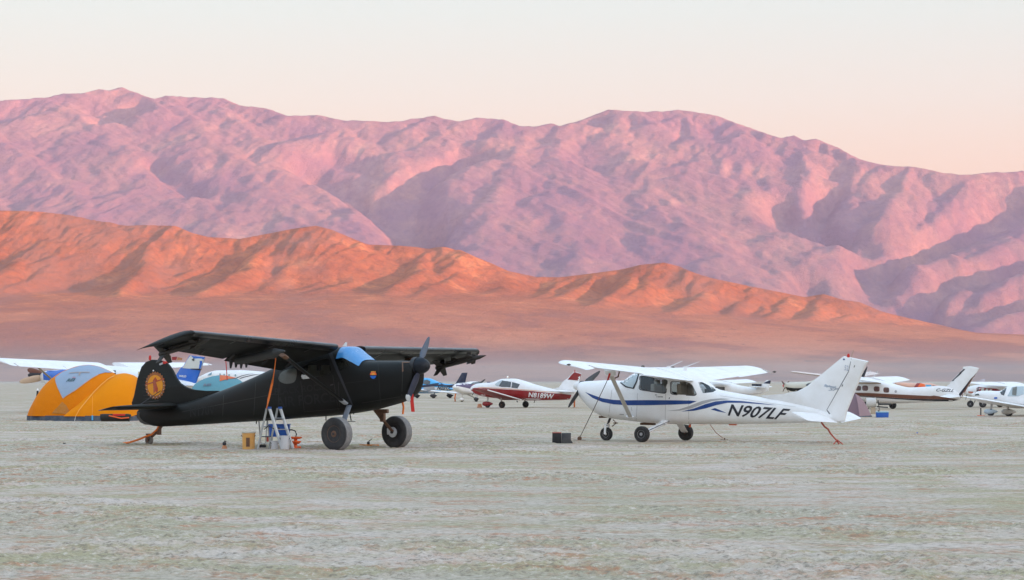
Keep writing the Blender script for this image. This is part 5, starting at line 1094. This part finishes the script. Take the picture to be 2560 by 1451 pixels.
# --- mauve tent, cooler
T1 = Frame(2148, 1043, 1, 0); T1.empty('tent', 'mauve pitched tent with a dark seam, half hidden behind the white tail', 'tent'); sc_ = T1.O.y / F
def mm(x, y, l): return T1.m(x, y, l)
ap0, ap1 = mm(2137, 984, .2), mm(2141, 986, 1.0); c1, c2, c3, c4 = mm(2104, 1042, -.5), mm(2148, 1043, -.9), mm(2179, 1041, 0), mm(2170, 1040, 1.6); c5 = mm(2112, 1040, 1.6)
def sag(a, b, k, n=8): return [a.lerp(b, i / n) + Vector((0, 0, k * math.sin(math.pi * i / n))) for i in range(n + 1)]
e1, e2, e3, e4, e5 = sag(c1, ap0, .12), sag(c2, ap0, .16), sag(c3, ap0, .2), sag(c4, ap1, .2), sag(c5, ap1, .12)
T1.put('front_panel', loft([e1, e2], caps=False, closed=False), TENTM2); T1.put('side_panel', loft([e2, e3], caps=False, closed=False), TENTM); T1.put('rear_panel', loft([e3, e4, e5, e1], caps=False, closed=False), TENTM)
T1.put('seam', tube([p + Vector((0, -.02, 0)) for p in e2], .02, 6), TENTM2)
T1.put('groundsheet', tube([c1, c2, c3], .04, 6), TENTN)
ck = on_ground(2205.5, 1044.5, 'cooler', 'blue cool box with a pale lid rim beside the mauve tent', 'cool box'); s_ = ck.O.y / F
ck.put('tub', box((0, 0, 6.4 * s_), (29 * s_, .34, 12.8 * s_), 0, 1.05), BLUEP, bev=.02); ck.put('lid', box((0, 0, 14 * s_), (31 * s_, .38, 2.2 * s_)), paint('pale_cyan_lid', (.30, .55, .72), .5), bev=.01)
# --- colourful plane behind
Kp = Frame(2300, 1006, math.cos(R(20)), math.sin(R(20))); Kp.empty('aerobatic_plane', 'small far plane with orange, red and light blue fuselage, seen over the white fuselage', 'airplane')
st = [(2238, 957, 962, .1, 2), (2250, 956, 968, .3), (2275, 957, 975, .42), (2300, 958, 976, .45), (2320, 957, 974, .4), (2335, 961, 972, .25), (2345, 964, 969, .08)]
kb, kv = lowhigh(Kp, st, paint('peach_paint', (.70, .42, .33), .4, dust=.1), 40, 20)
decals(Kp, kv, 'side_paint', [s7([(880, 490), (940, 470), (1000, 405), (1060, 405), (990, 470), (960, 490)])], MAROON, kb, .05, 6)
decals(Kp, kv, 'side_paint', [s7([(985, 470), (1050, 405), (1110, 420), (1115, 460), (1020, 480)])], ORANGEP, kb, .06, 6)
decals(Kp, kv, 'side_paint', [s7([(1130, 425), (1205, 425), (1205, 458), (1130, 458)])], LBLUE, kb, .06, 6)
decals(Kp, kv, 'side_paint', [s7([(1225, 432), (1290, 440), (1285, 455), (1225, 455)])], DNAVY, kb, .06, 6)
many(Kp, 'gear_leg', [tube([Kp.m(x, 972, 0), (Kp.m(x, 972, 0).x, l, 0)], .06, 6) for x, l in ((2262, -.8), (2262, .8), (2310, 0))], DARKSTEEL)
# --- right edge: white high wing with red trim behind, white low wing in front
N_ = Frame(2500, 1019, -math.cos(R(25)), math.sin(R(25))); N_.empty('high_wing_plane', 'far white high-wing plane with a dark red stripe under its roof, right edge', 'airplane')
st = [(2415, 972, 985, .2, 2), (2424, 967, 992, .4), (2445, 962, 996, .5), (2470, 960, 997, .55, 3.2, .85), (2520, 960, 998, .54, 3), (2560, 966, 997, .42), (2610, 975, 995, .25), (2640, 980, 993, .1)]
nb_, nv = lowhigh(N_, st, WHITE, 40, 24)
decal(N_, nv, 'stripe', [s7([(1870, 470), (1900, 455), (2160, 480), (2225, 505), (2150, 520), (1870, 520)])], MAROON, nb_, .012, 8)
decals(N_, nv, 'side_window', [s7([(1945, 468), (1985, 472), (1975, 515), (1935, 512)]), s7([(2010, 476), (2045, 480), (2030, 517), (1995, 516)]), s7([(2065, 482), (2100, 485), (2085, 518), (2055, 517)])], CREAM, nb_, .02, 8)
decals(N_, nv, 'lower_stripe', [s7([(1715, 515), (1820, 520), (1825, 545), (1715, 540)])], paint('salmon_paint', (.5, .16, .11), .4), nb_, .014, 8)
for sg in (1, -1):
    x0 = N_.m(2470, 962, 0).x; simple_wing(N_, Vector((x0, sg * .5, 1.50)), Vector((x0 - 1.5, sg * .5, 1.32)), Vector((x0, sg * 5.3, 1.52)), Vector((x0 - 1.1, sg * 5.3, 1.40)), WHITE, cap=.2)
    gear(N_, 2457 if sg > 0 else 2500, 1013, sg * 1.2, .23, .16, Vector((N_.m(2478, 994, 0).x, sg * .4, .7)), None, DUSTWHITE)
gear(N_, 2426, 1013, 0, .21, .15, Vector((N_.m(2428, 994, 0).x, 0, .7)), None, DUSTWHITE)
xf = N_.m(2600, 975, 0); N_.put('tail_fin', slab([(xf.x + .7, 1.3), (xf.x + .1, 2.4), (xf.x - .6, 2.4), (xf.x - .7, 1.1)], .08), WHITE)
prop(N_, 2419, 980, [(2424, 962), (2414, 1000)], DARKSTEEL, .15, .25, WHITE)
N_.put('roof_fairing', loft([[(N_.m(x, y, l).x, l, N_.m(x, y, l).z) for x, y in ((2438, 960), (2443, 952), (2463, 947), (2461, 960))] for l in (-.3, .1)]), paint('pale_lilac_paint', (.60, .55, .62), .4), nb_)
M_ = Frame(2560, 1041, -math.cos(R(28)), math.sin(R(28))); M_.empty('low_wing_plane', 'nearer white low-wing plane cut off by the right edge, with faired wheels', 'airplane')
st = [(2437, 984, 992, .12, 2), (2440, 981, 999, .28, 2.2), (2450, 978, 1006, .40, 2.5), (2470, 977, 1010, .48, 2.7), (2492, 978, 1013, .54, 2.9), (2505, 977, 1015, .57, 3), (2525, 965, 1017, .58, 3, .72), (2565, 962, 1019, .58, 3, .70), (2600, 968, 1020, .54, 2.8), (2680, 985, 1019, .3, 2.3), (2740, 996, 1016, .1, 2)]
mb, mv = lowhigh(M_, st, WHITE)
decals(M_, mv, 'side_window', [s7([(2320, 582), (2335, 560), (2385, 460), (2460, 448), (2560, 446), (2560, 560), (2480, 588), (2330, 590)])], GLSPALE, mb, .012, 6)
decals(M_, mv, 'cabin_post', [s7([(2395, 470), (2460, 452), (2450, 582), (2390, 570)])], paint('dull_green_grey', (.16, .17, .16), .6), mb, .03, 6)
decal(M_, mv, 'windshield', [s7([(2212, 530), (2240, 500), (2310, 465), (2270, 580), (2230, 565)])], GLSDK, mb, .012, 6)
decal(M_, mv, 'oval_badge', [s7([(2150 + 26 * math.cos(R(a)), 614 + 13 * math.sin(R(a))) for a in range(0, 360, 30)])], BLUE, mb, .014, 20)
decal(M_, mv, 'cowl_inlet', [s7([(1820, 565), (1900, 552), (1915, 575), (1840, 580)])], paint('dark_green_glass', (.02, .04, .035), .2), mb, .014, 6)
for sg in (1, -1):
    rl, rt, tl, tt = M_.m(2515, 1015, .5), M_.m(2590, 1022, .5), M_.m(2417, 995, 4.7), M_.m(2466, 1001, 4.7)
    if sg < 0: rl, rt, tl, tt = [Vector((q.x, -q.y, q.z)) for q in (rl, rt, tl, tt)]
    simple_wing(M_, rl, rt, tl, tt, WHITE, cap=.25)
    gear(M_, 2522 if sg > 0 else 2600, 1034, sg * 1.5, .18, .14, rl.lerp(tl, .25).lerp(rt.lerp(tt, .25), .4), DUSTWHITE, DUSTWHITE)
    x1 = M_.m(2720, 1005, 0).x; simple_wing(M_, Vector((x1, sg * .1, .95)), Vector((x1 - .8, sg * .1, .92)), Vector((x1, sg * 1.7, .95)), Vector((x1 - .7, sg * 1.7, .92)), WHITE, 'stabilizer', .09, .1, False)
gear(M_, 2477, 1034, 0, .17, .13, Vector((M_.m(2480, 1010, 0).x, 0, .7)), paint('pale_blue_fairing', (.50, .62, .72), .4), DUSTWHITE)
M_.put('tail_fin', slab([(M_.m(x, y, 0).x, M_.m(x, y, 0).z) for x, y in ((2680, 985), (2730, 930), (2755, 930), (2742, 1005))], .08), WHITE)
prop(M_, 2441, 988, [(2447, 968), (2436, 1008)], DARKSTEEL, .13, .2, WHITE)
pk = on_ground(2452, 1040.5, 'ground_peg', 'orange peg with a short dark post on the playa near the right edge', 'peg'); pk.put('post', tube([(0, 0, 0), (0, 0, .38)], .03, 8), DARKSTEEL); pk.put('foot_plate', box((0, 0, .02), (.34, .16, .04)), ORANGEP, bev=.01)
# --- far plane with four-blade propeller and red spinner
U = Frame(2050, 1000, -math.cos(R(32)), math.sin(R(32))); U.empty('turboprop_plane', 'far beige plane with a four-bladed propeller and red spinner, left of the white fin', 'airplane')
st = [(1962, 959, 972, .2, 2), (1968, 957, 975, .4), (1985, 956, 980, .5), (2010, 955, 981, .6), (2030, 953, 982, .7, 2.8), (2045, 946, 982, .8, 3, .8), (2070, 942, 982, .85, 3), (2120, 943, 982, .8), (2180, 952, 980, .5), (2230, 960, 976, .2)]
ub, uv_ = lowhigh(U, st, paint('ivory_paint', (.66, .62, .52), .4, dust=.2), 50, 24)
decal(U, uv_, 'dark_underside', [[(1963, 968), (1985, 971), (2025, 970), (2015, 976), (1990, 979), (1965, 976)]], DARKIN, ub, .02, 6)  # dark patch along the lower cowling
decal(U, uv_, 'cockpit_window', [[(2014, 963), (2020, 959), (2030, 957), (2030, 965), (2018, 966)]], GLSDK, ub, .02, 6)
prop(U, 1964, 965, [(1954, 953), (1973, 953), (1957, 980), (1972, 981)], paint('maroon_grey_blade', (.13, .07, .07), .4), .17, .25, RED, .2)
many(U, 'gear_leg', [tube([U.m(x, 978, 0), (U.m(x, 978, 0).x, l, .0)], .08, 8) for x, l in ((1990, 0), (2080, 1.5), (2080, -1.5))], DARKSTEEL)
for sg in (1, -1):
    x0 = U.m(2068, 944, 0).x; simple_wing(U, Vector((x0, sg * .7, 2.02)), Vector((x0 - 1.9, sg * .7, 1.85)), Vector((x0 - .2, sg * 7.5, 2.35)), Vector((x0 - 1.5, sg * 7.5, 2.22)), paint('ivory_pink_paint', (.70, .58, .54), .4, dust=.2), cap=.3)
# --- far white plane whose dark-tipped tail shows over the fuselage
V_ = Frame(1840, 1004, -math.cos(R(30)), math.sin(R(30))); V_.empty('high_wing_plane', 'far white high-wing plane with a navy-tipped fin, seen over the white fuselage', 'airplane')
st = [(1735, 968, 980, .2, 2), (1745, 964, 988, .4), (1765, 960, 990, .5), (1785, 956, 991, .55, 3, .85), (1820, 957, 991, .52, 3), (1850, 964, 990, .4), (1880, 969, 988, .25), (1905, 973, 985, .1)]
vb, vv = lowhigh(V_, st, WHITE, 40, 24)
decals(V_, vv, 'side_window', [[(1789, 967), (1812, 968), (1812, 976), (1789, 974)]], GLSDK, vb, .02, 8)
fm_ = slab([(V_.m(x, y, 0).x, V_.m(x, y, 0).z) for x, y in ((1885, 972), (1900, 966), (1917, 951), (1927, 951), (1921, 978), (1905, 984))], .09); fq = bvh_of(fm_)
FN = V_.put('tail_fin', fm_, WHITE); decal(V_, fq, 'fin_tip_paint', [[(1908, 959), (1917, 950.5), (1927, 951), (1925, 960)]], DNAVY, FN, .02, 8)
for sg in (1, -1):
    x0 = V_.m(1785, 958, 0).x; tl, tt = Vector((x0 - .1, sg * 5.3, 1.75)), Vector((x0 - 1.1, sg * 5.3, 1.6))
    if sg < 0: tl, tt = V_.m(1858, 950, -5.2), V_.m(1893, 956, -5.2)
    simple_wing(V_, Vector((x0, sg * .5, 1.58)), Vector((x0 - 1.6, sg * .5, 1.40)), tl, tt, WHITE, cap=.2)
    x1 = V_.m(1893, 976, 0).x; simple_wing(V_, Vector((x1, sg * .1, 1.15)), Vector((x1 - .8, sg * .1, 1.1)), Vector((x1, sg * 1.6, 1.2)), Vector((x1 - .6, sg * 1.6, 1.15)), WHITE, 'stabilizer', .1, .1, False)
    gear(V_, 1790 + sg * 20, 999, sg * 1.2, .22, .15, Vector((V_.m(1810, 988, 0).x, sg * .4, .7)), None, DUSTWHITE)
V_.put('tail_box', box(tuple(V_.m(1897, 963, 0)), (.5, 1.6, .18)), LETTERB, FN, bev=.03)
# --- far left: big blue-nosed high wing
Z_ = Frame(265, 1030, -math.cos(R(43)), math.sin(R(43))); Z_.empty('high_wing_plane', 'large blue and white high-wing plane behind the orange tent, its long wing spanning the left', 'airplane')
st = [(110, 933, 952, .25, 2), (116, 929, 958, .45, 2.3), (135, 926, 966, .6, 2.5), (160, 924, 975, .7, 2.7), (190, 919, 985, .8, 3.1, .85), (260, 914, 992, .85, 3.3, .85), (310, 918, 993, .8, 3.1), (360, 930, 990, .6, 2.7), (420, 944, 985, .4, 2.3), (480, 955, 978, .18, 2), (495, 960, 972, .06, 2)]
zb, zv = lowhigh(Z_, st, WHITE, 60, 28)
decal(Z_, zv, 'nose_paint', [[(108, 932), (116, 927), (135, 924), (158, 922), (178, 925), (150, 940), (140, 953), (110, 950)]], BLUE, zb, .03, 6)
decal(Z_, zv, 'lower_paint', [[(110, 950), (135, 953), (200, 956), (300, 956), (300, 990), (200, 985), (135, 965), (116, 957)]], WHITE, zb, .02, 8)
decals(Z_, zv, 'cabin_window', [[(196, 926), (222, 925), (222, 938), (193, 939)], [(232, 925), (256, 925), (256, 938), (232, 938)], [(266, 926), (290, 927), (290, 938), (266, 938)]], GLSDK, zb, .02, 8)
decals(Z_, zv, 'side_paint', [[(345, 930), (440, 946), (440, 951), (345, 938)]], paint('ochre_paint', (.55, .42, .22), .4), zb, .02, 10)
for sg in (1, -1):
    if sg > 0: tl, tt = Z_.m(-10, 898, 7.6), Z_.m(44, 916, 7.6)
    else: tl, tt = Z_.m(495, 909, -7.6), Z_.m(527, 913, -7.6)
    r0 = Z_.m(258, 908, 0); rl = Vector((r0.x, sg * .6, r0.z - .02)); rt = Vector((r0.x - 1.9, sg * .6, rl.z - .38))
    if sg > 0: rt = Vector((r0.x - 2.0, .6, Z_.m(330, 933, .6).z))
    simple_wing(Z_, rl, rt, tl, tt, WHITE, cap=.3, th=.11)
    S_ = Z_.put('wing_strut', strut(rl.lerp(tl, .55).lerp(rt.lerp(tt, .55), .35) if sg < 0 else Z_.m(95, 919, 4.1), Z_.m(137, 955, .7) if sg > 0 else Vector((Z_.m(137, 955, .7).x, -.7, Z_.m(137, 955, .7).z)), .16, .08), TAN if sg > 0 else WHITE)
    x1 = Z_.m(470, 960, 0).x; simple_wing(Z_, Vector((x1 + .5, sg * .15, 1.45)), Vector((x1 - .7, sg * .15, 1.4)), Vector((x1 + .2, sg * 2.6, 1.5)), Vector((x1 - .6, sg * 2.6, 1.45)), WHITE, 'stabilizer', .1, .15, False)
    gear(Z_, 245 + sg * -45, 1022, sg * 1.7, .3, .22, Vector((Z_.m(250, 988, 0).x, sg * .6, .8)), None, DUSTWHITE)
gear(Z_, 143, 1018, 0, .25, .18, Vector((Z_.m(143, 965, 0).x, 0, 1.2)), None, DUSTWHITE)
h_ = Z_.m(116, 942, 0); PR = Z_.put('propeller', lathe([(.05, -.05), (.2, -.05), (.2, .05), (.05, .05)], tuple(h_), 18, 'x'), DARKSTEEL)
Z_.put('spinner', cone_spinner((h_.x + .03, 0, h_.z), .2, .35, 18), DNAVY, PR)
for (x, y, mt) in ((69, 924, BROWN), (70, 938, DARKSTEEL), (49, 955, paint('sunlit_peach_blade', (.62, .44, .30), .4, dust=.3))): Z_.put('blade', blade(h_, Z_.mx(x, y, h_.x), .42, .34, .10, 10), mt, PR)
fm_ = slab([(Z_.m(x, y, 0).x, Z_.m(x, y, 0).z) for x, y in ((440, 940), (452, 921), (460, 915), (475, 889), (512, 893), (503, 921), (501, 926), (484, 973), (470, 980), (440, 965))], .12); zf = bvh_of(fm_)
FN = Z_.put('tail_fin', fm_, BLUE); decal(Z_, zf, 'fin_top_paint', [[(456, 920.5), (461, 914), (475, 889), (512, 893), (503, 919), (501, 924.5)]], paint('warm_white_paint', (.66, .66, .62), .4, dust=.2), FN, .02, 10)
decal(Z_, zf, 'fin_band', [[(477, 922), (502, 922), (501, 926), (480, 924)]], LETTERB, FN, .04, 10)
lettering(Z_, zf, 'lettering', 'WILD', [(449, 943), (467, 944), (449.5, 938), (467.5, 939)], LETTERW, FN, 0, .03, off=.04, grid=30)
lettering(Z_, zf, 'fin_badge', 'd', [(481, 902), (487, 903), (481, 895), (487, 896)], LETTERB, FN, 0, .05, off=.04, grid=30)
# --- small far aircraft roof with red flags above the wing
fl = Frame(445, 985, 1, 0); fl.empty('flag_pole', 'far short pole with rust red and orange flags above the long white wing', 'flag')
fl.put('pole', tube([(-.9, 0, 0), (-.9, 0, fl.m(430, 889, 0).z)], .06, 6), RUSTY); fl.put('flag', loft([[fl.m(x, y, l) for x, y in ((430, 893), (443, 892), (441, 901), (430, 901))] for l in (-.03, .03)]), MAROON, smooth=False); fl.put('flag', loft([[fl.m(x, y, l) for x, y in ((444, 893), (456, 896), (455, 901), (442, 901))] for l in (-.03, .03)]), paint('ochre_flag', (.42, .18, .07), .7), smooth=False)
# --- far white business plane with round windows
J = Frame(610, 986, -math.cos(R(28)), math.sin(R(28))); J.empty('business_plane', 'far white twin with round cabin windows and dark curved stripes, under the black wing', 'airplane')
st = [(494, 947, 950, .1, 2), (498, 943, 953, .3), (510, 937, 957, .6), (524, 931, 959, .8), (545, 926.5, 961, .92), (600, 926, 962, .95), (650, 929, 962, .9), (690, 934, 960, .7), (730, 940, 956, .4), (760, 944, 951, .15)]
jb, jv = lowhigh(J, st, WHITE, 50, 28)
def c3(L): return [(440 + x / 9.14, 880 + y / 9.14) for x, y in L]
decal(J, jv, 'cockpit_window', [c3([(720, 540), (760, 505), (825, 470), (815, 530), (780, 542)])], paint('pale_cockpit_glass', (.14, .28, .36), .15), jb, .03, 8)
decals(J, jv, 'cabin_window', [c3([(x + 20 * math.cos(R(a)), y + 27 * math.sin(R(a))) for a in range(0, 360, 30)]) for x, y in ((1010, 522), (1102, 528), (1215, 535), (1360, 540))], paint('pale_teal_window', (.25, .38, .42), .2), jb, .03, 8)
decals(J, jv, 'stripe', [c3([(1370, 595), (1500, 545), (1640, 512), (1800, 500), (1640, 522), (1500, 558), (1390, 606)]), c3([(1450, 605), (1600, 560), (1760, 525), (1950, 512), (1760, 540), (1600, 575), (1470, 614)])], LETTERB, jb, .03, 8)
for sg in (1, -1):
    x0 = J.m(600, 958, 0).x; simple_wing(J, Vector((x0, sg * .8, 1.1)), Vector((x0 - 2.2, sg * .8, 1.0)), Vector((x0 - .5, sg * 7.5, 1.5)), Vector((x0 - 1.7, sg * 7.5, 1.45)), WHITE, cap=.2)
    gear(J, 620 - sg * 40, 982, sg * 2.3, .3, .2, Vector((x0 - 1.2, sg * 2.3, 1.1)), None, DUSTWHITE)
xf = J.m(735, 942, 0); J.put('tail_fin', slab([(xf.x + 1.6, xf.z), (xf.x + .2, xf.z + 1.6), (xf.x - .8, xf.z + 1.6), (xf.x - .8, xf.z - .3)], .1), WHITE)
gear(J, 520, 983, 0, .25, .2, Vector((J.m(522, 958, 0).x, 0, 1.2)), None, DUSTWHITE)
# --- orange tent and teal tent
def tent_arches(fr_, rows, n=22, z0=0, p=1.9):
    """rows: picture column, crest row, half depth -> arched cross sections standing on z0"""
    R2 = smoothed([(fr_.m(x, y, 0).x, fr_.m(x, y, 0).z, d) for x, y, d in rows], 64); rings = []
    for x, z, d in R2:
        rings.append([(x, -d * math.cos(t), z0 + max(.01, z - z0) * (math.sin(t) ** .8)) for t in [math.pi * k / n for k in range(n + 1)]])
    return loft(rings, caps=False, closed=False)
O_ = Frame(205, 1051.5, math.cos(R(-6)), math.sin(R(-6))); O_.empty('tent', 'large orange dome tent with a grey-blue fly, left of the black plane tail', 'tent')
zb_ = .20
main = tent_arches(O_, [(77, 1034, .5), (84, 1018, .8), (95, 998, 1.1), (110, 973, 1.4), (124, 955, 1.5), (139, 942, 1.6), (155, 931, 1.65), (174, 922.5, 1.7), (200, 914.5, 1.7), (223, 912.5, 1.65), (245, 916, 1.55), (265, 924, 1.4), (285, 934, 1.2), (300, 946, 1.0)], z0=zb_)
mvh = bvh_of(main); mo = O_.put('main_dome', main, TENTO)
V2 = tent_arches(O_, [(190, 1040, 1.95), (199, 1022, 2.0), (217, 1000, 2.0), (235, 979, 2.0), (252, 962, 1.95), (270, 946.5, 1.9), (285, 939, 1.9), (298, 935, 1.85), (311, 933.5, 1.8), (325, 936, 1.7), (336, 941, 1.6), (346, 953, 1.5), (352, 985, 1.4), (355, 1036, 1.3)], z0=zb_)
vo = O_.put('vestibule', V2, paint('bright_orange_fabric', (.80, .255, .004), .75, dust=.25, dcol=(.64, .20, .01), sc=1.2, spec=.15))
def proj_patch(fr_, bv_, name, poly, mat, par, off=.02, g=5): return decal(fr_, bv_, name, [poly], mat, par, off, g, mirror=False)
proj_patch(O_, mvh, 'grey_fly', [(139, 944), (155, 932), (174, 924), (200, 916), (223, 914), (245, 917.5), (262, 924), (280, 933), (262, 932.5), (246, 937), (228, 947), (210, 960), (190, 975), (172, 986), (158, 997), (150, 983), (144, 970), (139, 955)], TENTG, mo)
proj_patch(O_, mvh, 'fly_edging', [(138, 944), (139, 955), (144, 970), (150, 983), (157, 997), (172, 987.5), (190, 976.5), (210, 961.5), (228, 948.5), (246, 938.5), (246, 937), (228, 946.5), (210, 959.5), (190, 974.5), (172, 985.5), (158, 995.5), (151, 983), (145, 970), (140, 955), (139.5, 944)], paint('pale_peach_tape', (.55, .38, .30), .7), mo, .035)
lettering(O_, mvh, 'fly_lettering', 'REI', [(165.5, 956), (188, 954.5), (169, 949), (190, 947)], paint('dark_teal_print', (.02, .10, .14), .6), mo, .3, .03, off=.04, grid=6, other=False)
proj_patch(O_, mvh, 'fly_logo', [(180, 947), (185, 943), (190, 946), (190, 948)], paint('mauve_print', (.35, .22, .30), .6), mo, .04)
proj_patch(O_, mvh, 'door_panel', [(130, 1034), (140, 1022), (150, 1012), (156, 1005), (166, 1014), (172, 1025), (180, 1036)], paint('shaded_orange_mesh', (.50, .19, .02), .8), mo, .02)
proj_patch(O_, mvh, 'fly_seam', [(173, 934), (200, 932), (224, 932), (224, 934), (203, 934), (199, 941), (196, 941), (199, 934), (173, 935.5)], paint('tan_tape', (.36, .30, .28), .7), mo, .05)
bv2 = bvh_of(V2); 
proj_patch(O_, bv2, 'seam', [(230, 1040), (231, 1010), (231, 990), (231.8, 990), (231.8, 1010), (231, 1040)], paint('seam_orange', (.95, .42, .05), .7), vo, .02)
ring0 = [(x, y) for x, y in ((188, 1042), (197, 1026), (217, 1002), (235, 981), (252, 964), (270, 948.5), (285, 941))]
proj_patch(O_, bv2, 'pole_sleeve', ring0 + [(x + 1.6, y + 1.2) for x, y in ring0[::-1]], paint('seam_orange', (.95, .42, .05), .7), vo, .03)
sk = []
for (x, d) in ((76, .5), (100, 1.2), (140, 1.6), (190, 1.95), (260, 1.98), (320, 1.8), (354, 1.35)):
    X_ = O_.m(x, 1040, 0).x; sk.append([(X_, -d - .03, 0), (X_, -d, zb_ + .02), (X_, d, zb_ + .02), (X_, d + .03, 0)])
O_.put('skirt', loft(sk, caps=True), TENTN, smooth=False)
many(O_, 'guy_line', [tube([O_.m(76, 1038, 0), (O_.m(66, 1046, 0).x, 0, .01)], .012, 5), tube([O_.m(190, 1038, -1.96), (O_.m(188, 1050, -2.1).x, -2.2, .01)], .012, 5)], DUSTWHITE)
O_.put('skirt_tab', box(tuple(O_.m(231, 1045, -2.0)), (.06, .02, .2)), LBLUE)
# gear under the near stabilizer
gb_ = on_ground(320, 1052.5, 'duffel_bag', 'dark bag with red and amber trim lying at the right end of the orange tent', 'bag'); s_ = gb_.O.y / F
gb_.put('bag_body', tube([(-.75, -2.3, .16), (-.68, -2.3, .17), (.35, -2.3, .17), (.44, -2.3, .15)], .15, 12), DARKIN); gb_.put('red_flap', box((-.0, -2.35, .28), (.5, .2, .08)), RED, bev=.02); gb_.put('amber_strap', tube([(-.4, -2.45, .25), (.1, -2.46, .14), (.42, -2.45, .17)], .03, 6), ORANGEP)
T2 = Frame(545, 1044, math.cos(R(4)), math.sin(R(4))); T2.empty('tent', 'teal-grey tent with a faded logo showing over the black plane\'s back', 'tent')
t2 = tent_arches(T2, [(455, 1035, .5), (466, 1000, 1.0), (478, 975, 1.4), (487, 961, 1.5), (500, 952.5, 1.6), (517, 945, 1.7), (536, 940, 1.75), (549, 938.5, 1.75), (570, 941, 1.7), (591, 946, 1.6), (603, 953, 1.5), (620, 972, 1.2), (640, 1034, .6)], z0=.05)
t2b = bvh_of(t2); to = T2.put('dome', t2, TENTT)
proj_patch(T2, t2b, 'orange_panel', c3([(1000, 540), (1150, 552), (1390, 605), (1200, 628), (1100, 650), (1000, 678)]), paint('coral_fabric', (.62, .14, .05), .75, dust=.15), to)
lettering(T2, t2b, 'faded_lettering', 'REI', [(508, 967), (528, 966.5), (509, 961), (529, 960.5)], paint('faded_print', (.14, .15, .20), .7), to, .2, .03, off=.03, grid=8, other=False)
# --- small marker at far left
mk = on_ground(94, 991, 'marker_cone', 'small dark cone with a white top on the open playa at far left', 'cone'); s_ = mk.O.y / F
mk.put('cone', lathe([(.01, 0), (3.6 * s_, 0), (3.4 * s_, .04), (2.2 * s_, 14 * s_), (.01, 14 * s_)], (0, 0, 0), 14, 'z'), DARKIN); mk.put('cap', lathe([(2.2 * s_, 14 * s_), (2.4 * s_, 16 * s_), (1.2 * s_, 19 * s_), (.01, 19.5 * s_)], (0, 0, 0), 14, 'z'), WHITE)
# --- far straps and pegs
line_thing('tie_down_strap', [fpt(1139, 985, 195), fpt(1137, 995, 195), gpt(1138, 1004)], .05, ORANGE, 'short orange strap under the blue plane\'s tail', 'strap')
line_thing('tie_down_strap', [fpt(1436, 999, 150), gpt(1436, 1018)], .05, ORANGE, 'upright orange strap under the red plane\'s tail', 'strap')
x_ = on_ground(1199, 1019.5, 'wheel_chock', 'orange and white chock beside the red plane\'s nosewheel', 'chock'); x_.put('wedge', box((0, 0, .12), (.28, .25, .24), .3, .7), paint('orange_white_chock', (.60, .24, .12), .6, dust=.5), bev=.03)
